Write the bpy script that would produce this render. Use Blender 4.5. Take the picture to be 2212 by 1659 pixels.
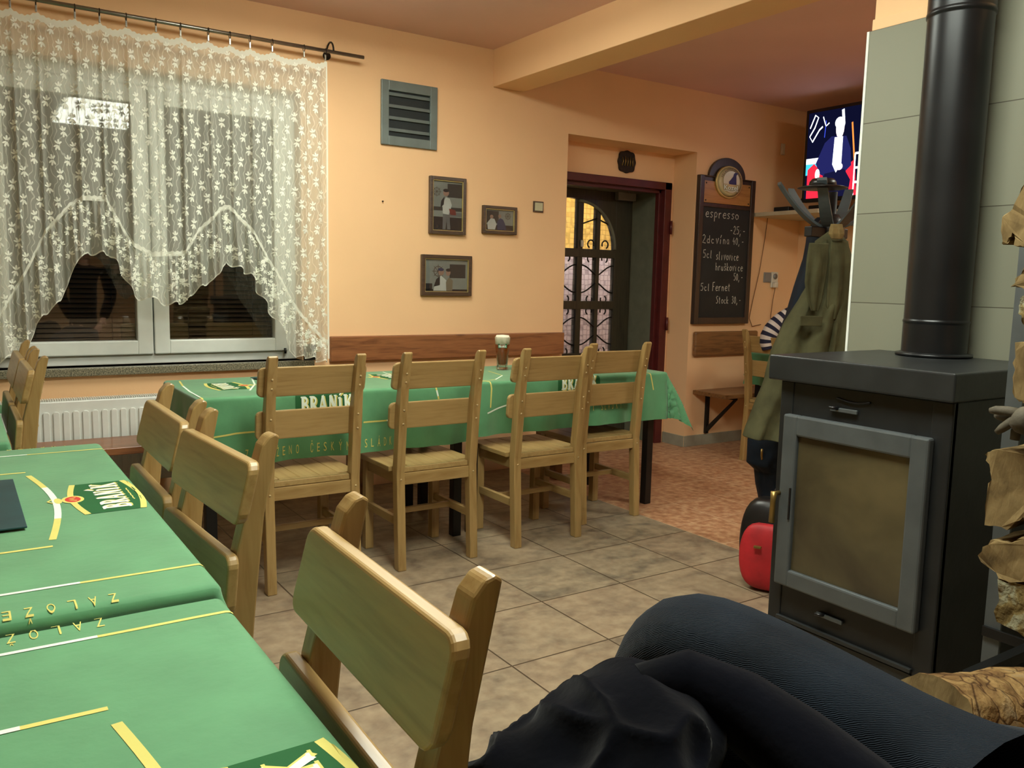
import bpy, bmesh, math, random
from mathutils import Vector, Matrix, noise
R = random.Random(7)
PI = math.pi
sc = bpy.context.scene
for o in list(bpy.data.objects): bpy.data.objects.remove(o)
# ------------------------------------------------------------ camera
YAW, PIT, ROL, FPX, CH = 0.58606, 0.12111, -0.02239, 1822.8, 1.22914
def cam_axes():
    f = Vector((math.sin(YAW)*math.cos(PIT), math.cos(YAW)*math.cos(PIT), -math.sin(PIT)))
    r = Vector((math.cos(YAW), -math.sin(YAW), 0)); d = f.cross(r)
    c, s = math.cos(ROL), math.sin(ROL)
    return r*c + d*s, r*(-s) + d*c, f
CR, CD, CF = cam_axes()
cam = bpy.data.cameras.new('camera'); camo = bpy.data.objects.new('camera', cam)
sc.collection.objects.link(camo)
m = Matrix.Identity(4)
for i, a in enumerate((CR, -CD, -CF)):
    for k in range(3): m[k][i] = a[k]
m.translation = Vector((0, 0, CH))
camo.matrix_world = m
cam.sensor_width = 36; cam.sensor_fit = 'HORIZONTAL'; cam.lens = FPX/2212*36
cam.clip_start = .02
sc.camera = camo
# ------------------------------------------------------------ world, exposure
w = bpy.data.worlds.new('world'); sc.world = w; w.use_nodes = True
w.node_tree.nodes['Background'].inputs[0].default_value = (.55, .62, .8, 1)
w.node_tree.nodes['Background'].inputs[1].default_value = .06
sc.view_settings.view_transform = 'Standard'; sc.view_settings.look = 'None'
sc.view_settings.gamma = 1; sc.view_settings.exposure = 0.0
LAMP_COL = (1.0, 1.03, .88); LAMP_E = 28.5
SIDE_W = 10.0
# ------------------------------------------------------------ helpers
def at(u, v, d):
    """point on the sight line of photo pixel (u, v) at horizontal distance d"""
    r = CR*((u-1106)/FPX) + CD*((v-829.5)/FPX) + CF
    h = Vector((math.sin(YAW), math.cos(YAW), 0))
    return Vector((0, 0, CH)) + r*(d/r.dot(h))
def at_x(u, v, x):
    r = CR*((u-1106)/FPX) + CD*((v-829.5)/FPX) + CF
    return Vector((0, 0, CH)) + r*(x/r.x)
def at_y(u, v, y):
    r = CR*((u-1106)/FPX) + CD*((v-829.5)/FPX) + CF
    return Vector((0, 0, CH)) + r*(y/r.y)
def lin(c):
    c = [x/255 for x in c]
    return tuple(x/12.92 if x <= .04045 else ((x+.055)/1.055)**2.4 for x in c)
class N:
    def __init__(s, name):
        s.m = bpy.data.materials.new(name); s.m.use_nodes = True
        s.t = s.m.node_tree; s.b = s.t.nodes['Principled BSDF']; s.out = s.t.nodes['Material Output']
    def new(s, typ, **kw):
        n = s.t.nodes.new(typ)
        for k, v in kw.items(): setattr(n, k, v)
        return n
    def link(s, a, b): s.t.links.new(a, b)
    def coord(s, scale=(1, 1, 1), kind='Object'):
        if kind == 'Position': src = s.new('ShaderNodeNewGeometry').outputs['Position']
        else: src = s.new('ShaderNodeTexCoord').outputs[kind]
        mp = s.new('ShaderNodeMapping'); mp.inputs['Scale'].default_value = scale
        s.link(src, mp.inputs['Vector']); return mp.outputs[0]
    def noise(s, vec, scale, detail=4, dist=0):
        n = s.new('ShaderNodeTexNoise'); n.inputs['Scale'].default_value = scale
        n.inputs['Detail'].default_value = detail; n.inputs['Distortion'].default_value = dist
        s.link(vec, n.inputs['Vector']); return n.outputs['Fac']
    def ramp(s, fac, stops):
        r = s.new('ShaderNodeValToRGB'); e = r.color_ramp.elements
        while len(e) < len(stops): e.new(.5)
        for i, (p, c) in enumerate(stops):
            e[i].position = p; e[i].color = (*c, 1) if len(c) == 3 else c
        s.link(fac, r.inputs[0]); return r.outputs[0]
    def mix(s, fac, a, b, typ='MIX'):
        n = s.new('ShaderNodeMix', data_type='RGBA', blend_type=typ)
        for i, x in ((0, fac), (6, a), (7, b)):
            if isinstance(x, (int, float)): n.inputs[i].default_value = x
            elif isinstance(x, tuple): n.inputs[i].default_value = (*x, 1)
            else: s.link(x, n.inputs[i])
        return n.outputs[2]
    def math(s, op, a, b=None):
        n = s.new('ShaderNodeMath', operation=op)
        for i, x in ((0, a), (1, b)):
            if x is None: continue
            if isinstance(x, (int, float)): n.inputs[i].default_value = x
            else: s.link(x, n.inputs[i])
        return n.outputs[0]
    def bump(s, h, strength=.3, dist=.01):
        n = s.new('ShaderNodeBump'); n.inputs['Strength'].default_value = strength
        n.inputs['Distance'].default_value = dist; s.link(h, n.inputs['Height'])
        s.link(n.outputs[0], s.b.inputs['Normal'])
    def base(s, c, rough=.6, metal=0, spec=.5):
        if isinstance(c, tuple): s.b.inputs['Base Color'].default_value = (*c, 1)
        else: s.link(c, s.b.inputs['Base Color'])
        s.b.inputs['Roughness'].default_value = rough; s.b.inputs['Metallic'].default_value = metal
        s.b.inputs['Specular IOR Level'].default_value = spec
        return s
def simple(name, rgb, rough=.6, metal=0, var=.08, scale=12, bump=0, spec=.5, stretch=(1, 1, 1)):
    n = N(name); c = lin(rgb)
    f = n.noise(n.coord(stretch), scale, 5)
    d = tuple(max(0, x*(1-var*2.2)) for x in c); l = tuple(min(1, x*(1+var*2.2)) for x in c)
    n.base(n.ramp(f, [(.3, d), (.7, l)]), rough, metal, spec)
    if bump: n.bump(n.noise(n.coord(stretch), scale*6, 3), bump, .004)
    return n.m
def wood(name, rgb, rgb2, axis='Z', rough=.35, scale=1.0, knots=False, coat=.3):
    n = N(name); st = {'X': (1.2, 14, 14), 'Y': (14, 1.2, 14), 'Z': (14, 14, 1.2)}[axis]
    v = n.coord(tuple(x*scale for x in st))
    f = n.noise(v, 2.2, 6, 1.2); g = n.noise(v, 9, 3, .3)
    c = n.ramp(f, [(.28, lin(rgb2)), (.5, lin(rgb)), (.75, tuple(min(1, x*1.13) for x in lin(rgb)))])
    c = n.mix(.25, c, n.ramp(g, [(.35, lin(rgb2)), (.6, lin(rgb))]))
    if knots:
        k = n.new('ShaderNodeTexVoronoi'); k.inputs['Scale'].default_value = 1.6
        n.link(n.coord((1.6, 3, 3)), k.inputs['Vector'])
        c = n.mix(n.ramp(k.outputs['Distance'], [(.04, (1, 1, 1)), (.13, (0, 0, 0))]), c, tuple(x*.45 for x in lin(rgb2)))
    n.base(c, rough); n.b.inputs['Coat Weight'].default_value = coat; n.b.inputs['Coat Roughness'].default_value = .22
    n.bump(g, .05, .002)
    return n.m
def plaster(name, rgb, var=.05):
    n = N(name); v = n.coord((1, 1, 1), 'Position'); c = lin(rgb)
    f = n.noise(v, 1.3, 5)
    n.base(n.ramp(f, [(.3, tuple(x*(1-var) for x in c)), (.7, tuple(min(1, x*(1+var)) for x in c))]), .85, 0, .25)
    n.bump(n.noise(v, 60, 5), .12, .004)
    return n.m
def emit(name, rgb, strength):
    n = N(name); c = lin(rgb)
    n.b.inputs['Base Color'].default_value = (0, 0, 0, 1); n.b.inputs['Specular IOR Level'].default_value = 0
    n.b.inputs['Emission Color'].default_value = (*c, 1); n.b.inputs['Emission Strength'].default_value = strength
    return n.m
def tag(o, label=None, cat=None, group=None, kind=None):
    if label: o['label'] = label
    if cat: o['category'] = cat
    if group: o['group'] = group
    if kind: o['kind'] = kind
    return o
def empty(name, loc=(0, 0, 0), rz=0, **kw):
    o = bpy.data.objects.new(name, None); o.empty_display_size = .1
    sc.collection.objects.link(o); o.location = loc; o.rotation_euler = (0, 0, rz)
    return tag(o, **kw)
class MB:
    def __init__(s): s.bm = bmesh.new(); s.mats = []
    def mi(s, mat):
        if mat not in s.mats: s.mats.append(mat)
        return s.mats.index(mat)
    def merge(s, other, mat, smooth=False):
        me = bpy.data.meshes.new('t'); other.to_mesh(me); other.free()
        n0 = len(s.bm.faces); s.bm.from_mesh(me); bpy.data.meshes.remove(me)
        s.bm.faces.ensure_lookup_table(); k = s.mi(mat)
        for f in s.bm.faces[n0:]: f.material_index = k; f.smooth = smooth
        return s
    def box(s, a, b, mat, bev=.002, seg=2):
        t = bmesh.new(); bmesh.ops.create_cube(t, size=1)
        for v in t.verts: v.co = Vector(((a[i]+b[i])/2 + v.co[i]*(b[i]-a[i]) for i in range(3)))
        if bev: bmesh.ops.bevel(t, geom=t.edges[:], offset=bev, segments=seg, profile=.5, affect='EDGES')
        return s.merge(t, mat)
    def prism(s, pts, axis, a, b, mat, bev=0, seg=2, smooth=False):
        """extrude 2D polygon along axis ('X': pts=(y,z); 'Y': (x,z); 'Z': (x,y)) from a to b"""
        t = bmesh.new()
        def P(p, h): return {'X': (h, p[0], p[1]), 'Y': (p[0], h, p[1]), 'Z': (p[0], p[1], h)}[axis]
        A = [t.verts.new(P(p, a)) for p in pts]; B = [t.verts.new(P(p, b)) for p in pts]
        t.faces.new(A[::-1]); t.faces.new(B); n = len(pts)
        for i in range(n): t.faces.new((A[i], A[(i+1) % n], B[(i+1) % n], B[i]))
        bmesh.ops.recalc_face_normals(t, faces=t.faces[:])
        if bev: bmesh.ops.bevel(t, geom=t.edges[:], offset=bev, segments=seg, profile=.5, affect='EDGES')
        return s.merge(t, mat, smooth)
    def tube(s, pts, r, mat, seg=10, closed=False, cap=True):
        t = bmesh.new(); pts = [Vector(p) for p in pts]; n = len(pts); rings = []
        up = None
        for i, p in enumerate(pts):
            if closed: d = (pts[(i+1) % n]-pts[i-1])
            else: d = (pts[min(i+1, n-1)]-pts[max(i-1, 0)])
            d.normalize()
            if up is None: up = d.orthogonal().normalized()
            up = (up - d*up.dot(d))
            if up.length < 1e-5: up = d.orthogonal()
            up.normalize(); q = d.cross(up)
            rr = r[i] if isinstance(r, (list, tuple)) else r
            rings.append([t.verts.new(p + (up*math.cos(2*PI*k/seg)+q*math.sin(2*PI*k/seg))*rr) for k in range(seg)])
        for i in range(n if closed else n-1):
            a, b = rings[i], rings[(i+1) % n]
            for k in range(seg): t.faces.new((a[k], a[(k+1) % seg], b[(k+1) % seg], b[k]))
        if cap and not closed: t.faces.new(rings[0][::-1]); t.faces.new(rings[-1])
        bmesh.ops.recalc_face_normals(t, faces=t.faces[:])
        return s.merge(t, mat, True)
    def lathe(s, prof, mat, c=(0, 0, 0), seg=32, axis='Z', smooth=True):
        t = bmesh.new(); rings = []
        for r_, h in prof:
            ring = []
            for k in range(seg):
                a = 2*PI*k/seg; x, y = r_*math.cos(a), r_*math.sin(a)
                p = {'Z': (x, y, h), 'Y': (x, h, y), 'X': (h, x, y)}[axis]
                ring.append(t.verts.new(Vector(p)+Vector(c)))
            rings.append(ring)
        for a, b in zip(rings, rings[1:]):
            for k in range(seg): t.faces.new((a[k], a[(k+1) % seg], b[(k+1) % seg], b[k]))
        t.faces.new(rings[0][::-1]); t.faces.new(rings[-1])
        bmesh.ops.recalc_face_normals(t, faces=t.faces[:])
        return s.merge(t, mat, smooth)
    def loft(s, rings, mat, closed=True, cap=True, smooth=True):
        t = bmesh.new(); rr = [[t.verts.new(p) for p in ring] for ring in rings]; n = len(rings[0])
        for a, b in zip(rr, rr[1:]):
            for k in range(n if closed else n-1): t.faces.new((a[k], a[(k+1) % n], b[(k+1) % n], b[k]))
        if cap and closed: t.faces.new(rr[0][::-1]); t.faces.new(rr[-1])
        bmesh.ops.recalc_face_normals(t, faces=t.faces[:])
        return s.merge(t, mat, smooth)
    def face(s, pts, mat):
        f = s.bm.faces.new([s.bm.verts.new(p) for p in pts]); f.material_index = s.mi(mat); return s
    def build(s, name, parent=None, smooth_angle=None, loc=None):
        me = bpy.data.meshes.new(name); s.bm.to_mesh(me); s.bm.free()
        for m_ in s.mats: me.materials.append(m_)
        o = bpy.data.objects.new(name, me); sc.collection.objects.link(o)
        if parent: o.parent = parent
        if loc: o.location = loc
        return o
def copy_tree(o, parent=None):
    c = o.copy(); sc.collection.objects.link(c); c.parent = parent
    for ch in [x for x in bpy.data.objects if x.parent == o and x != c]: copy_tree(ch, c)
    return c
def place(o, e): o.parent = e; o.matrix_parent_inverse = Matrix.Translation(-Vector(e.location))
def poly2(pts): return [Vector((p[0], p[1])) for p in pts]
def strip(pts, wd):
    """polyline -> list of quads (2D)"""
    out = []; n = len(pts); L = []; Rr = []
    for i in range(n):
        a = Vector(pts[max(i-1, 0)]); b = Vector(pts[min(i+1, n-1)]); d = (b-a)
        if d.length < 1e-9: d = Vector((1, 0))
        d.normalize(); nn = Vector((-d.y, d.x)); ww = (wd[i] if isinstance(wd, list) else wd)/2
        p = Vector(pts[i]); L.append(p+nn*ww); Rr.append(p-nn*ww)
    for i in range(n-1): out.append([L[i], Rr[i], Rr[i+1], L[i+1]])
    return out
def arc(cx, cy, rx, ry, a0, a1, n=12):
    return [(cx+rx*math.cos(math.radians(a0+(a1-a0)*i/n)), cy+ry*math.sin(math.radians(a0+(a1-a0)*i/n))) for i in range(n+1)]
_tc = {}
def text2(body, off=0.0):
    """flat polygons of a line of lettering, height of capitals = 1, starting at x=0; returns polys, width"""
    key = (body, off)
    if key in _tc: return _tc[key]
    cu = bpy.data.curves.new('t', 'FONT'); cu.body = body; cu.size = 1; cu.offset = off; cu.resolution_u = 3
    o = bpy.data.objects.new('t', cu); sc.collection.objects.link(o)
    dg = bpy.context.evaluated_depsgraph_get(); me = bpy.data.meshes.new_from_object(o.evaluated_get(dg))
    k = 1/.73
    ps = [[Vector((me.vertices[i].co.x*k, me.vertices[i].co.y*k)) for i in p.vertices] for p in me.polygons]
    bpy.data.objects.remove(o); bpy.data.curves.remove(cu); bpy.data.meshes.remove(me)
    x0 = min(p.x for q in ps for p in q); x1 = max(p.x for q in ps for p in q)
    ps = [[Vector((p.x-x0, p.y)) for p in q] for q in ps]
    _tc[key] = (ps, x1-x0); return _tc[key]
def branik():
    """heavy wedge-serif lettering drawn stroke by stroke; cap height 1"""
    o = []; x = 0
    def bar(a, b, w0, w1): o.extend(strip([a, b], [w0, w1]))
    def stem(cx): bar((cx, 0), (cx, 1), .24, .24); bar((cx-.2, .04), (cx+.2, .04), .09, .09); bar((cx-.2, .96), (cx+.16, .96), .09, .09)
    # B
    stem(.2); o.extend(strip([(.2, .93)]+arc(.38, .74, .2, .19, 90, -90)+[(.2, .55)], .15)); o.extend(strip([(.2, .5)]+arc(.42, .28, .23, .22, 90, -90)+[(.2, .06)], .16))
    x = .85; stem(x+.2); o.extend(strip([(x+.2, .93)]+arc(x+.4, .71, .2, .21, 90, -90)+[(x+.2, .5)], .15)); bar((x+.36, .5), (x+.72, 0), .2, .24)
    x = 1.72; bar((x+.12, 0), (x+.42, 1), .12, .14); bar((x+.42, 1), (x+.74, 0), .24, .26); bar((x+.2, .32), (x+.62, .32), .1, .1); bar((x, .04), (x+.26, .04), .08, .08); bar((x+.54, .04), (x+.92, .04), .08, .08)
    x = 2.78; bar((x+.1, 0), (x+.1, 1), .13, .13); bar((x+.12, .98), (x+.6, .04), .26, .26); bar((x+.62, 0), (x+.62, 1), .13, .13); bar((x-.04, .04), (x+.24, .04), .08, .08); bar((x+.48, .96), (x+.76, .96), .08, .08)
    x = 3.72; bar((x+.14, 0), (x+.14, .82), .24, .24); bar((x-.02, .04), (x+.3, .04), .08, .08); bar((x-.04, .78), (x+.2, .82), .1, .1); bar((x+.1, .96), (x+.42, 1.22), .07, .2)
    x = 4.25; stem(x+.18); bar((x+.3, .45), (x+.72, .96), .1, .14); bar((x+.36, .58), (x+.74, 0), .2, .26); bar((x+.56, .96), (x+.86, .96), .08, .08); bar((x+.56, .04), (x+.9, .04), .08, .08)
    return o, 5.1
# ------------------------------------------------------------ materials
M = {}
M['wall'] = plaster('orange_plaster', (240, 198, 152))
M['ceil'] = plaster('peach_ceiling_plaster', (228, 188, 178))
M['white'] = simple('white_upvc', (226, 232, 226), .35, 0, .02)
M['radw'] = simple('white_enamel', (226, 230, 224), .3, 0, .02)
M['beechx'] = wood('beech_along', (166, 138, 88), (140, 110, 62), 'X')
M['beechz'] = wood('beech_upright', (164, 136, 86), (138, 108, 60), 'Z')
M['beechy'] = wood('beech_across', (168, 142, 92), (144, 114, 66), 'Y')
M['plug'] = simple('pale_plug', (196, 172, 124), .5)
M['pine'] = wood('stained_pine', (150, 96, 58), (102, 58, 32), 'X', .4, 1, True)
M['pined'] = wood('dark_oak_board', (132, 92, 52), (84, 54, 30), 'X', .45, 1, True)
M['black'] = simple('black_painted_steel', (20, 21, 22), .42, .3, .1)
M['stove'] = simple('charcoal_stove_paint', (38, 40, 41), .4, .35, .12, 8, .1)
M['stovetop'] = simple('charcoal_stove_plate', (46, 49, 50), .36, .35, .1, 8, .1)
M['stovegrey'] = simple('grey_stove_frame', (88, 94, 96), .42, .4, .06, 10, .1)
M['flue'] = simple('dark_flue_steel', (36, 38, 40), .33, .55, .1, 5)
M['brass'] = simple('worn_brass', (142, 118, 66), .35, .8)
M['steel'] = simple('brushed_steel', (150, 150, 142), .28, .95, .05, 20)
M['darksteel'] = simple('dark_metal_ring', (52, 48, 44), .4, .7)
M['maroon'] = simple('maroon_door_frame_paint', (84, 28, 26), .4, 0, .08)
M['jamb'] = simple('grey_green_jamb', (108, 110, 92), .6, 0, .06)
M['doord'] = wood('dark_green_brown_door', (58, 54, 38), (36, 32, 22), 'Z', .45)
M['iron'] = simple('wrought_iron', (26, 22, 20), .5, .5)
M['ventg'] = simple('grey_blue_vent_enamel', (112, 124, 122), .45, .2, .05)
M['ventd'] = simple('dark_duct', (30, 38, 40), .7)
M['picf'] = wood('brown_picture_frame', (78, 58, 42), (48, 35, 26), 'X', .4, 3)
M['gold'] = simple('gilt_lip', (206, 186, 120), .35, .6)
M['granite'] = N('granite_sill')
n = M['granite']; v = n.coord((1, 1, 1), 'Position')
n.base(n.ramp(n.noise(v, 170, 4), [(.32, lin((60, 60, 52))), (.5, lin((120, 118, 98))), (.68, lin((168, 160, 136)))]), .3); M['granite'] = n.m
M['skirt'] = simple('grey_skirting_tile', (150, 148, 132), .4, 0, .05)
M['cloth'] = simple('green_tablecloth', (88, 148, 104), .7, 0, .05, 9, .15, .3)
M['cloth'].node_tree.nodes['Principled BSDF'].inputs['Sheen Weight'].default_value = .3
M['clothd'] = simple('bottle_green_print', (48, 98, 60), .85, 0, .02, 9, 0, .1)
M['pwhite'] = simple('white_print', (225, 240, 225), .8, 0, .02)
M['pyel'] = simple('yellow_print', (212, 204, 112), .8, 0, .03)
M['pred'] = simple('red_print', (198, 52, 40), .8, 0, .03)
M['menu'] = simple('dark_teal_menu_cover', (28, 62, 66), .5, 0, .1)
M['chalkb'] = simple('chalkboard_slate', (30, 33, 34), .7, 0, .15, 4)
M['chalk'] = simple('white_chalk', (200, 200, 190), .95, 0, .1)
M['cbf'] = wood('dark_brown_board_frame', (62, 46, 36), (38, 28, 24), 'Z', .4)
M['oak'] = wood('light_oak_panel', (178, 130, 72), (150, 102, 54), 'X', .35)
M['badge'] = simple('cream_badge', (196, 184, 140), .18, 0, .05, 6)
M['badge2'] = simple('pale_badge_field', (214, 212, 184), .18, 0, .03)
M['navyp'] = simple('navy_ink', (30, 36, 88), .4)
M['brownp'] = simple('brown_ink', (88, 66, 44), .4)
M['shelf'] = simple('pale_shelf_laminate', (196, 184, 156), .4, 0, .03)
M['plast'] = simple('white_plastic', (222, 218, 204), .35, 0, .02)
M['greypl'] = simple('grey_plastic', (138, 136, 134), .4, 0, .02)
M['swface'] = simple('cream_green_switch', (186, 184, 150), .4, 0, .02)
M['blk'] = simple('black_plastic', (16, 16, 18), .35, 0, .1)
M['cord'] = simple('brown_cord', (120, 80, 50), .6)
M['olive'] = simple('olive_canvas', (72, 71, 50), .9, 0, .14, 9, .3, .1)
M['fleece'] = simple('pale_hood_lining', (116, 100, 66), .95, 0, .1, 30, .3, .1)
M['navy'] = simple('navy_nylon', (17, 25, 36), .7, 0, .15, 9, .2, .2)
M['stripew'] = simple('white_knit', (206, 196, 190), .9, 0, .05)
M['stripen'] = simple('navy_knit', (28, 28, 52), .9, 0, .05)
M['redf'] = simple('red_nylon', (168, 26, 34), .6, 0, .1, 14, .15)
M['skin'] = simple('skin', (196, 148, 120), .55, 0, .04)
M['hair'] = simple('brown_hair', (60, 42, 30), .7, 0, .15, 40, .3)
M['glove'] = simple('grey_leather_glove', (78, 72, 58), .8, 0, .12, 20, .3)
n = N('blind_slat'); n.base(lin((70, 56, 42)), .3, .7); M['blind'] = n.m
n = N('foam'); n.base(lin((240, 232, 208)), .8); M['foam'] = n.m
n = N('amber_beer'); n.base(lin((158, 76, 26)), .08); n.b.inputs['Transmission Weight'].default_value = .25; n.b.inputs['IOR'].default_value = 1.33; M['beer'] = n.m
n = N('clear_glass'); n.base((1, 1, 1), .03); n.b.inputs['Transmission Weight'].default_value = 1; n.b.inputs['IOR'].default_value = 1.45; M['glass'] = n.m
def pane(name, tint, gloss):
    n = N(name); tr = n.new('ShaderNodeBsdfTransparent'); tr.inputs[0].default_value = (*tint, 1)
    gl = n.new('ShaderNodeBsdfGlossy'); gl.inputs['Roughness'].default_value = .02
    mx = n.new('ShaderNodeMixShader'); mx.inputs[0].default_value = gloss
    n.link(tr.outputs[0], mx.inputs[1]); n.link(gl.outputs[0], mx.inputs[2]); n.link(mx.outputs[0], n.out.inputs[0]); return n.m
M['pane'] = pane('window_glass', (.92, .93, .92), .07)
M['picglass'] = pane('picture_glass', (.95, .95, .95), .05)
# frosted door glass with a wire / circle pattern
n = N('patterned_door_glass'); v = n.coord((1, 1, 1), 'Object')
vo = n.new('ShaderNodeTexVoronoi', feature='DISTANCE_TO_EDGE'); vo.inputs['Scale'].default_value = 26; vo.inputs['Randomness'].default_value = .15
n.link(v, vo.inputs['Vector'])
n.base(n.ramp(vo.outputs['Distance'], [(.02, (.5, .5, .5)), (.06, (.95, .95, .96))]), .25)
n.b.inputs['Transmission Weight'].default_value = .85; n.b.inputs['IOR'].default_value = 1.1
n.bump(vo.outputs['Distance'], .4, .01); M['dglass'] = n.m
# sooty stove glass
n = N('sooty_stove_glass'); v = n.coord((1, 1, 1), 'Object')
f = n.noise(v, 3.2, 5, .4)
c = n.ramp(f, [(.3, lin((56, 50, 36))), (.48, lin((76, 69, 48))), (.62, lin((94, 84, 58))), (.78, lin((84, 70, 46)))])
n.base(c, .22); n.b.inputs['Coat Weight'].default_value = .4; M['sglass'] = n.m
# lace
n = N('lace_net'); v = n.coord((1, 1, 1), 'Position')
tr = n.new('ShaderNodeBsdfTransparent'); df = n.new('ShaderNodeBsdfDiffuse'); df.inputs[0].default_value = (*lin((236, 238, 226)), 1)
tl = n.new('ShaderNodeBsdfTranslucent'); tl.inputs[0].default_value = (*lin((236, 238, 226)), 1)
ad = n.new('ShaderNodeMixShader'); ad.inputs[0].default_value = .3
n.link(df.outputs[0], ad.inputs[1]); n.link(tl.outputs[0], ad.inputs[2])
wv = n.new('ShaderNodeTexWave', bands_direction='X'); wv.inputs['Scale'].default_value = 14; wv.inputs['Distortion'].default_value = 9; wv.inputs['Detail'].default_value = 1; wv.inputs['Detail Scale'].default_value = 1.2
n.link(v, wv.inputs['Vector'])
al = n.ramp(wv.outputs['Fac'], [(.90, (.44, .44, .44)), (.97, (.72, .72, .72))])
mx = n.new('ShaderNodeMixShader'); n.link(al, mx.inputs[0]); n.link(tr.outputs[0], mx.inputs[1]); n.link(ad.outputs[0], mx.inputs[2]); n.link(mx.outputs[0], n.out.inputs[0])
M['lace'] = n.m
n = N('lace_thread'); n.base(lin((240, 242, 230)), .8); n.b.inputs['Subsurface Weight'].default_value = 0; M['thread'] = n.m
n = N('lace_hem'); tr = n.new('ShaderNodeBsdfTransparent'); df = n.new('ShaderNodeBsdfDiffuse'); df.inputs[0].default_value = (*lin((240, 242, 230)), 1)
mx = n.new('ShaderNodeMixShader'); mx.inputs[0].default_value = .8; n.link(tr.outputs[0], mx.inputs[1]); n.link(df.outputs[0], mx.inputs[2]); n.link(mx.outputs[0], n.out.inputs[0]); M['hem'] = n.m
# floor: grey tiles, terracotta tiles beyond x=3.03
n = N('floor_tiles'); T = .403
def tiles(n, ox, oy, tw, th, mortar, swap=None):
    g = n.new('ShaderNodeNewGeometry'); vec = g.outputs['Position']
    if swap:
        sp = n.new('ShaderNodeSeparateXYZ'); n.link(vec, sp.inputs[0]); cb = n.new('ShaderNodeCombineXYZ')
        n.link(sp.outputs[swap[0]], cb.inputs[0]); n.link(sp.outputs[swap[1]], cb.inputs[1]); vec = cb.outputs[0]
    mp = n.new('ShaderNodeMapping', vector_type='TEXTURE'); mp.inputs['Location'].default_value = (ox, oy, 0); mp.inputs['Scale'].default_value = (tw, th, 1)
    n.link(vec, mp.inputs['Vector'])
    b = n.new('ShaderNodeTexBrick'); b.offset = 0; b.squash = 1
    b.inputs['Scale'].default_value = 1; b.inputs['Brick Width'].default_value = 1; b.inputs['Row Height'].default_value = 1
    b.inputs['Mortar Size'].default_value = mortar; b.inputs['Mortar Smooth'].default_value = .3; b.inputs['Bias'].default_value = 0
    b.inputs['Color1'].default_value = (0, 0, 0, 1); b.inputs['Color2'].default_value = (1, 1, 1, 1); b.inputs['Mortar'].default_value = (.5, .5, .5, 1)
    n.link(mp.outputs[0], b.inputs['Vector']); return b
P_ = n.coord((1, 1, 1), 'Position')
b1 = tiles(n, 1.85, 2.949, T, T, .009); b2 = tiles(n, 3.03, 3.04, .333, .333, .006)
f = n.noise(n.coord((1, 1.6, 1), 'Position'), 5.5, 6, .8); f2 = n.noise(P_, 22, 5)
g1 = n.ramp(f, [(.32, lin((92, 82, 70))), (.5, lin((138, 122, 100))), (.68, lin((156, 138, 112)))])
g1 = n.mix(n.math('MULTIPLY', b1.outputs['Color'], .35), g1, lin((158, 126, 100)), 'MIX')
g1 = n.mix(.25, g1, n.ramp(f2, [(.35, lin((96, 88, 76))), (.65, lin((176, 166, 140)))]))
g1 = n.mix(b1.outputs['Fac'], g1, lin((74, 60, 46)))
g2 = n.ramp(f2, [(.35, lin((160, 112, 80))), (.5, lin((182, 134, 100))), (.66, lin((200, 162, 124)))])
g2 = n.mix(b2.outputs['Fac'], g2, lin((218, 190, 156)))
sp = n.new('ShaderNodeSeparateXYZ'); n.link(n.new('ShaderNodeNewGeometry').outputs['Position'], sp.inputs[0])
n.base(n.mix(n.math('GREATER_THAN', sp.outputs[0], 3.03), g1, g2), .38, 0, .4)
hh = n.math('SUBTRACT', n.math('MULTIPLY', f2, .25), b1.outputs['Fac']); n.bump(hh, .35, .004)
M['floor'] = n.m
n = N('grey_wall_tiles'); b1 = tiles(n, 1.81, .283, .62, .30, .006, (1, 2))
c = n.mix(b1.outputs['Color'], lin((122, 124, 108)), lin((130, 132, 116)))
n.base(n.mix(b1.outputs['Fac'], c, lin((80, 78, 66))), .45, 0, .4)
n.bump(n.math('SUBTRACT', n.math('MULTIPLY', n.noise(n.coord((1, 1, 1), 'Position'), 40, 4), .2), b1.outputs['Fac']), .3, .003); M['wtile'] = n.m
n = N('split_wood_end'); v = n.coord((1, 1, 1), 'Object')
c = n.ramp(n.noise(v, 14, 6, .5), [(.3, lin((78, 64, 42))), (.5, lin((120, 101, 68))), (.7, lin((146, 126, 88)))])
n.base(c, .9, 0, .1); n.bump(n.noise(n.coord((1, 1, .35)), 70, 5, .5), .6, .004); M['logend'] = n.m
n = N('pine_bark'); v = n.coord((1, 1, 1), 'Object')
vo = n.new('ShaderNodeTexVoronoi', feature='DISTANCE_TO_EDGE'); vo.inputs['Scale'].default_value = 22
mxv = n.mix(.12, v, n.noise(v, 9, 3)); n.link(mxv, vo.inputs['Vector'])
c = n.ramp(n.noise(v, 14, 6, .8), [(.3, lin((72, 52, 32))), (.46, lin((112, 86, 54))), (.6, lin((142, 115, 74))), (.75, lin((140, 124, 96)))])
c = n.mix(n.ramp(vo.outputs['Distance'], [(.0, (1, 1, 1)), (.05, (0, 0, 0))]), c, lin((60, 40, 26)))
n.base(c, .95, 0, .1); n.bump(n.math('ADD', n.noise(v, 40, 5), vo.outputs['Distance']), .9, .012); M['bark'] = n.m
n = N('lichen_bark'); v = n.coord((1, 1, 1), 'Object')
n.base(n.ramp(n.noise(v, 24, 6, .6), [(.35, lin((84, 70, 42))), (.5, lin((120, 104, 66))), (.6, lin((146, 146, 122))), (.7, lin((96, 78, 50)))]), .95, 0, .1)
n.bump(n.noise(v, 50, 5), .8, .01); M['lichen'] = n.m
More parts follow.
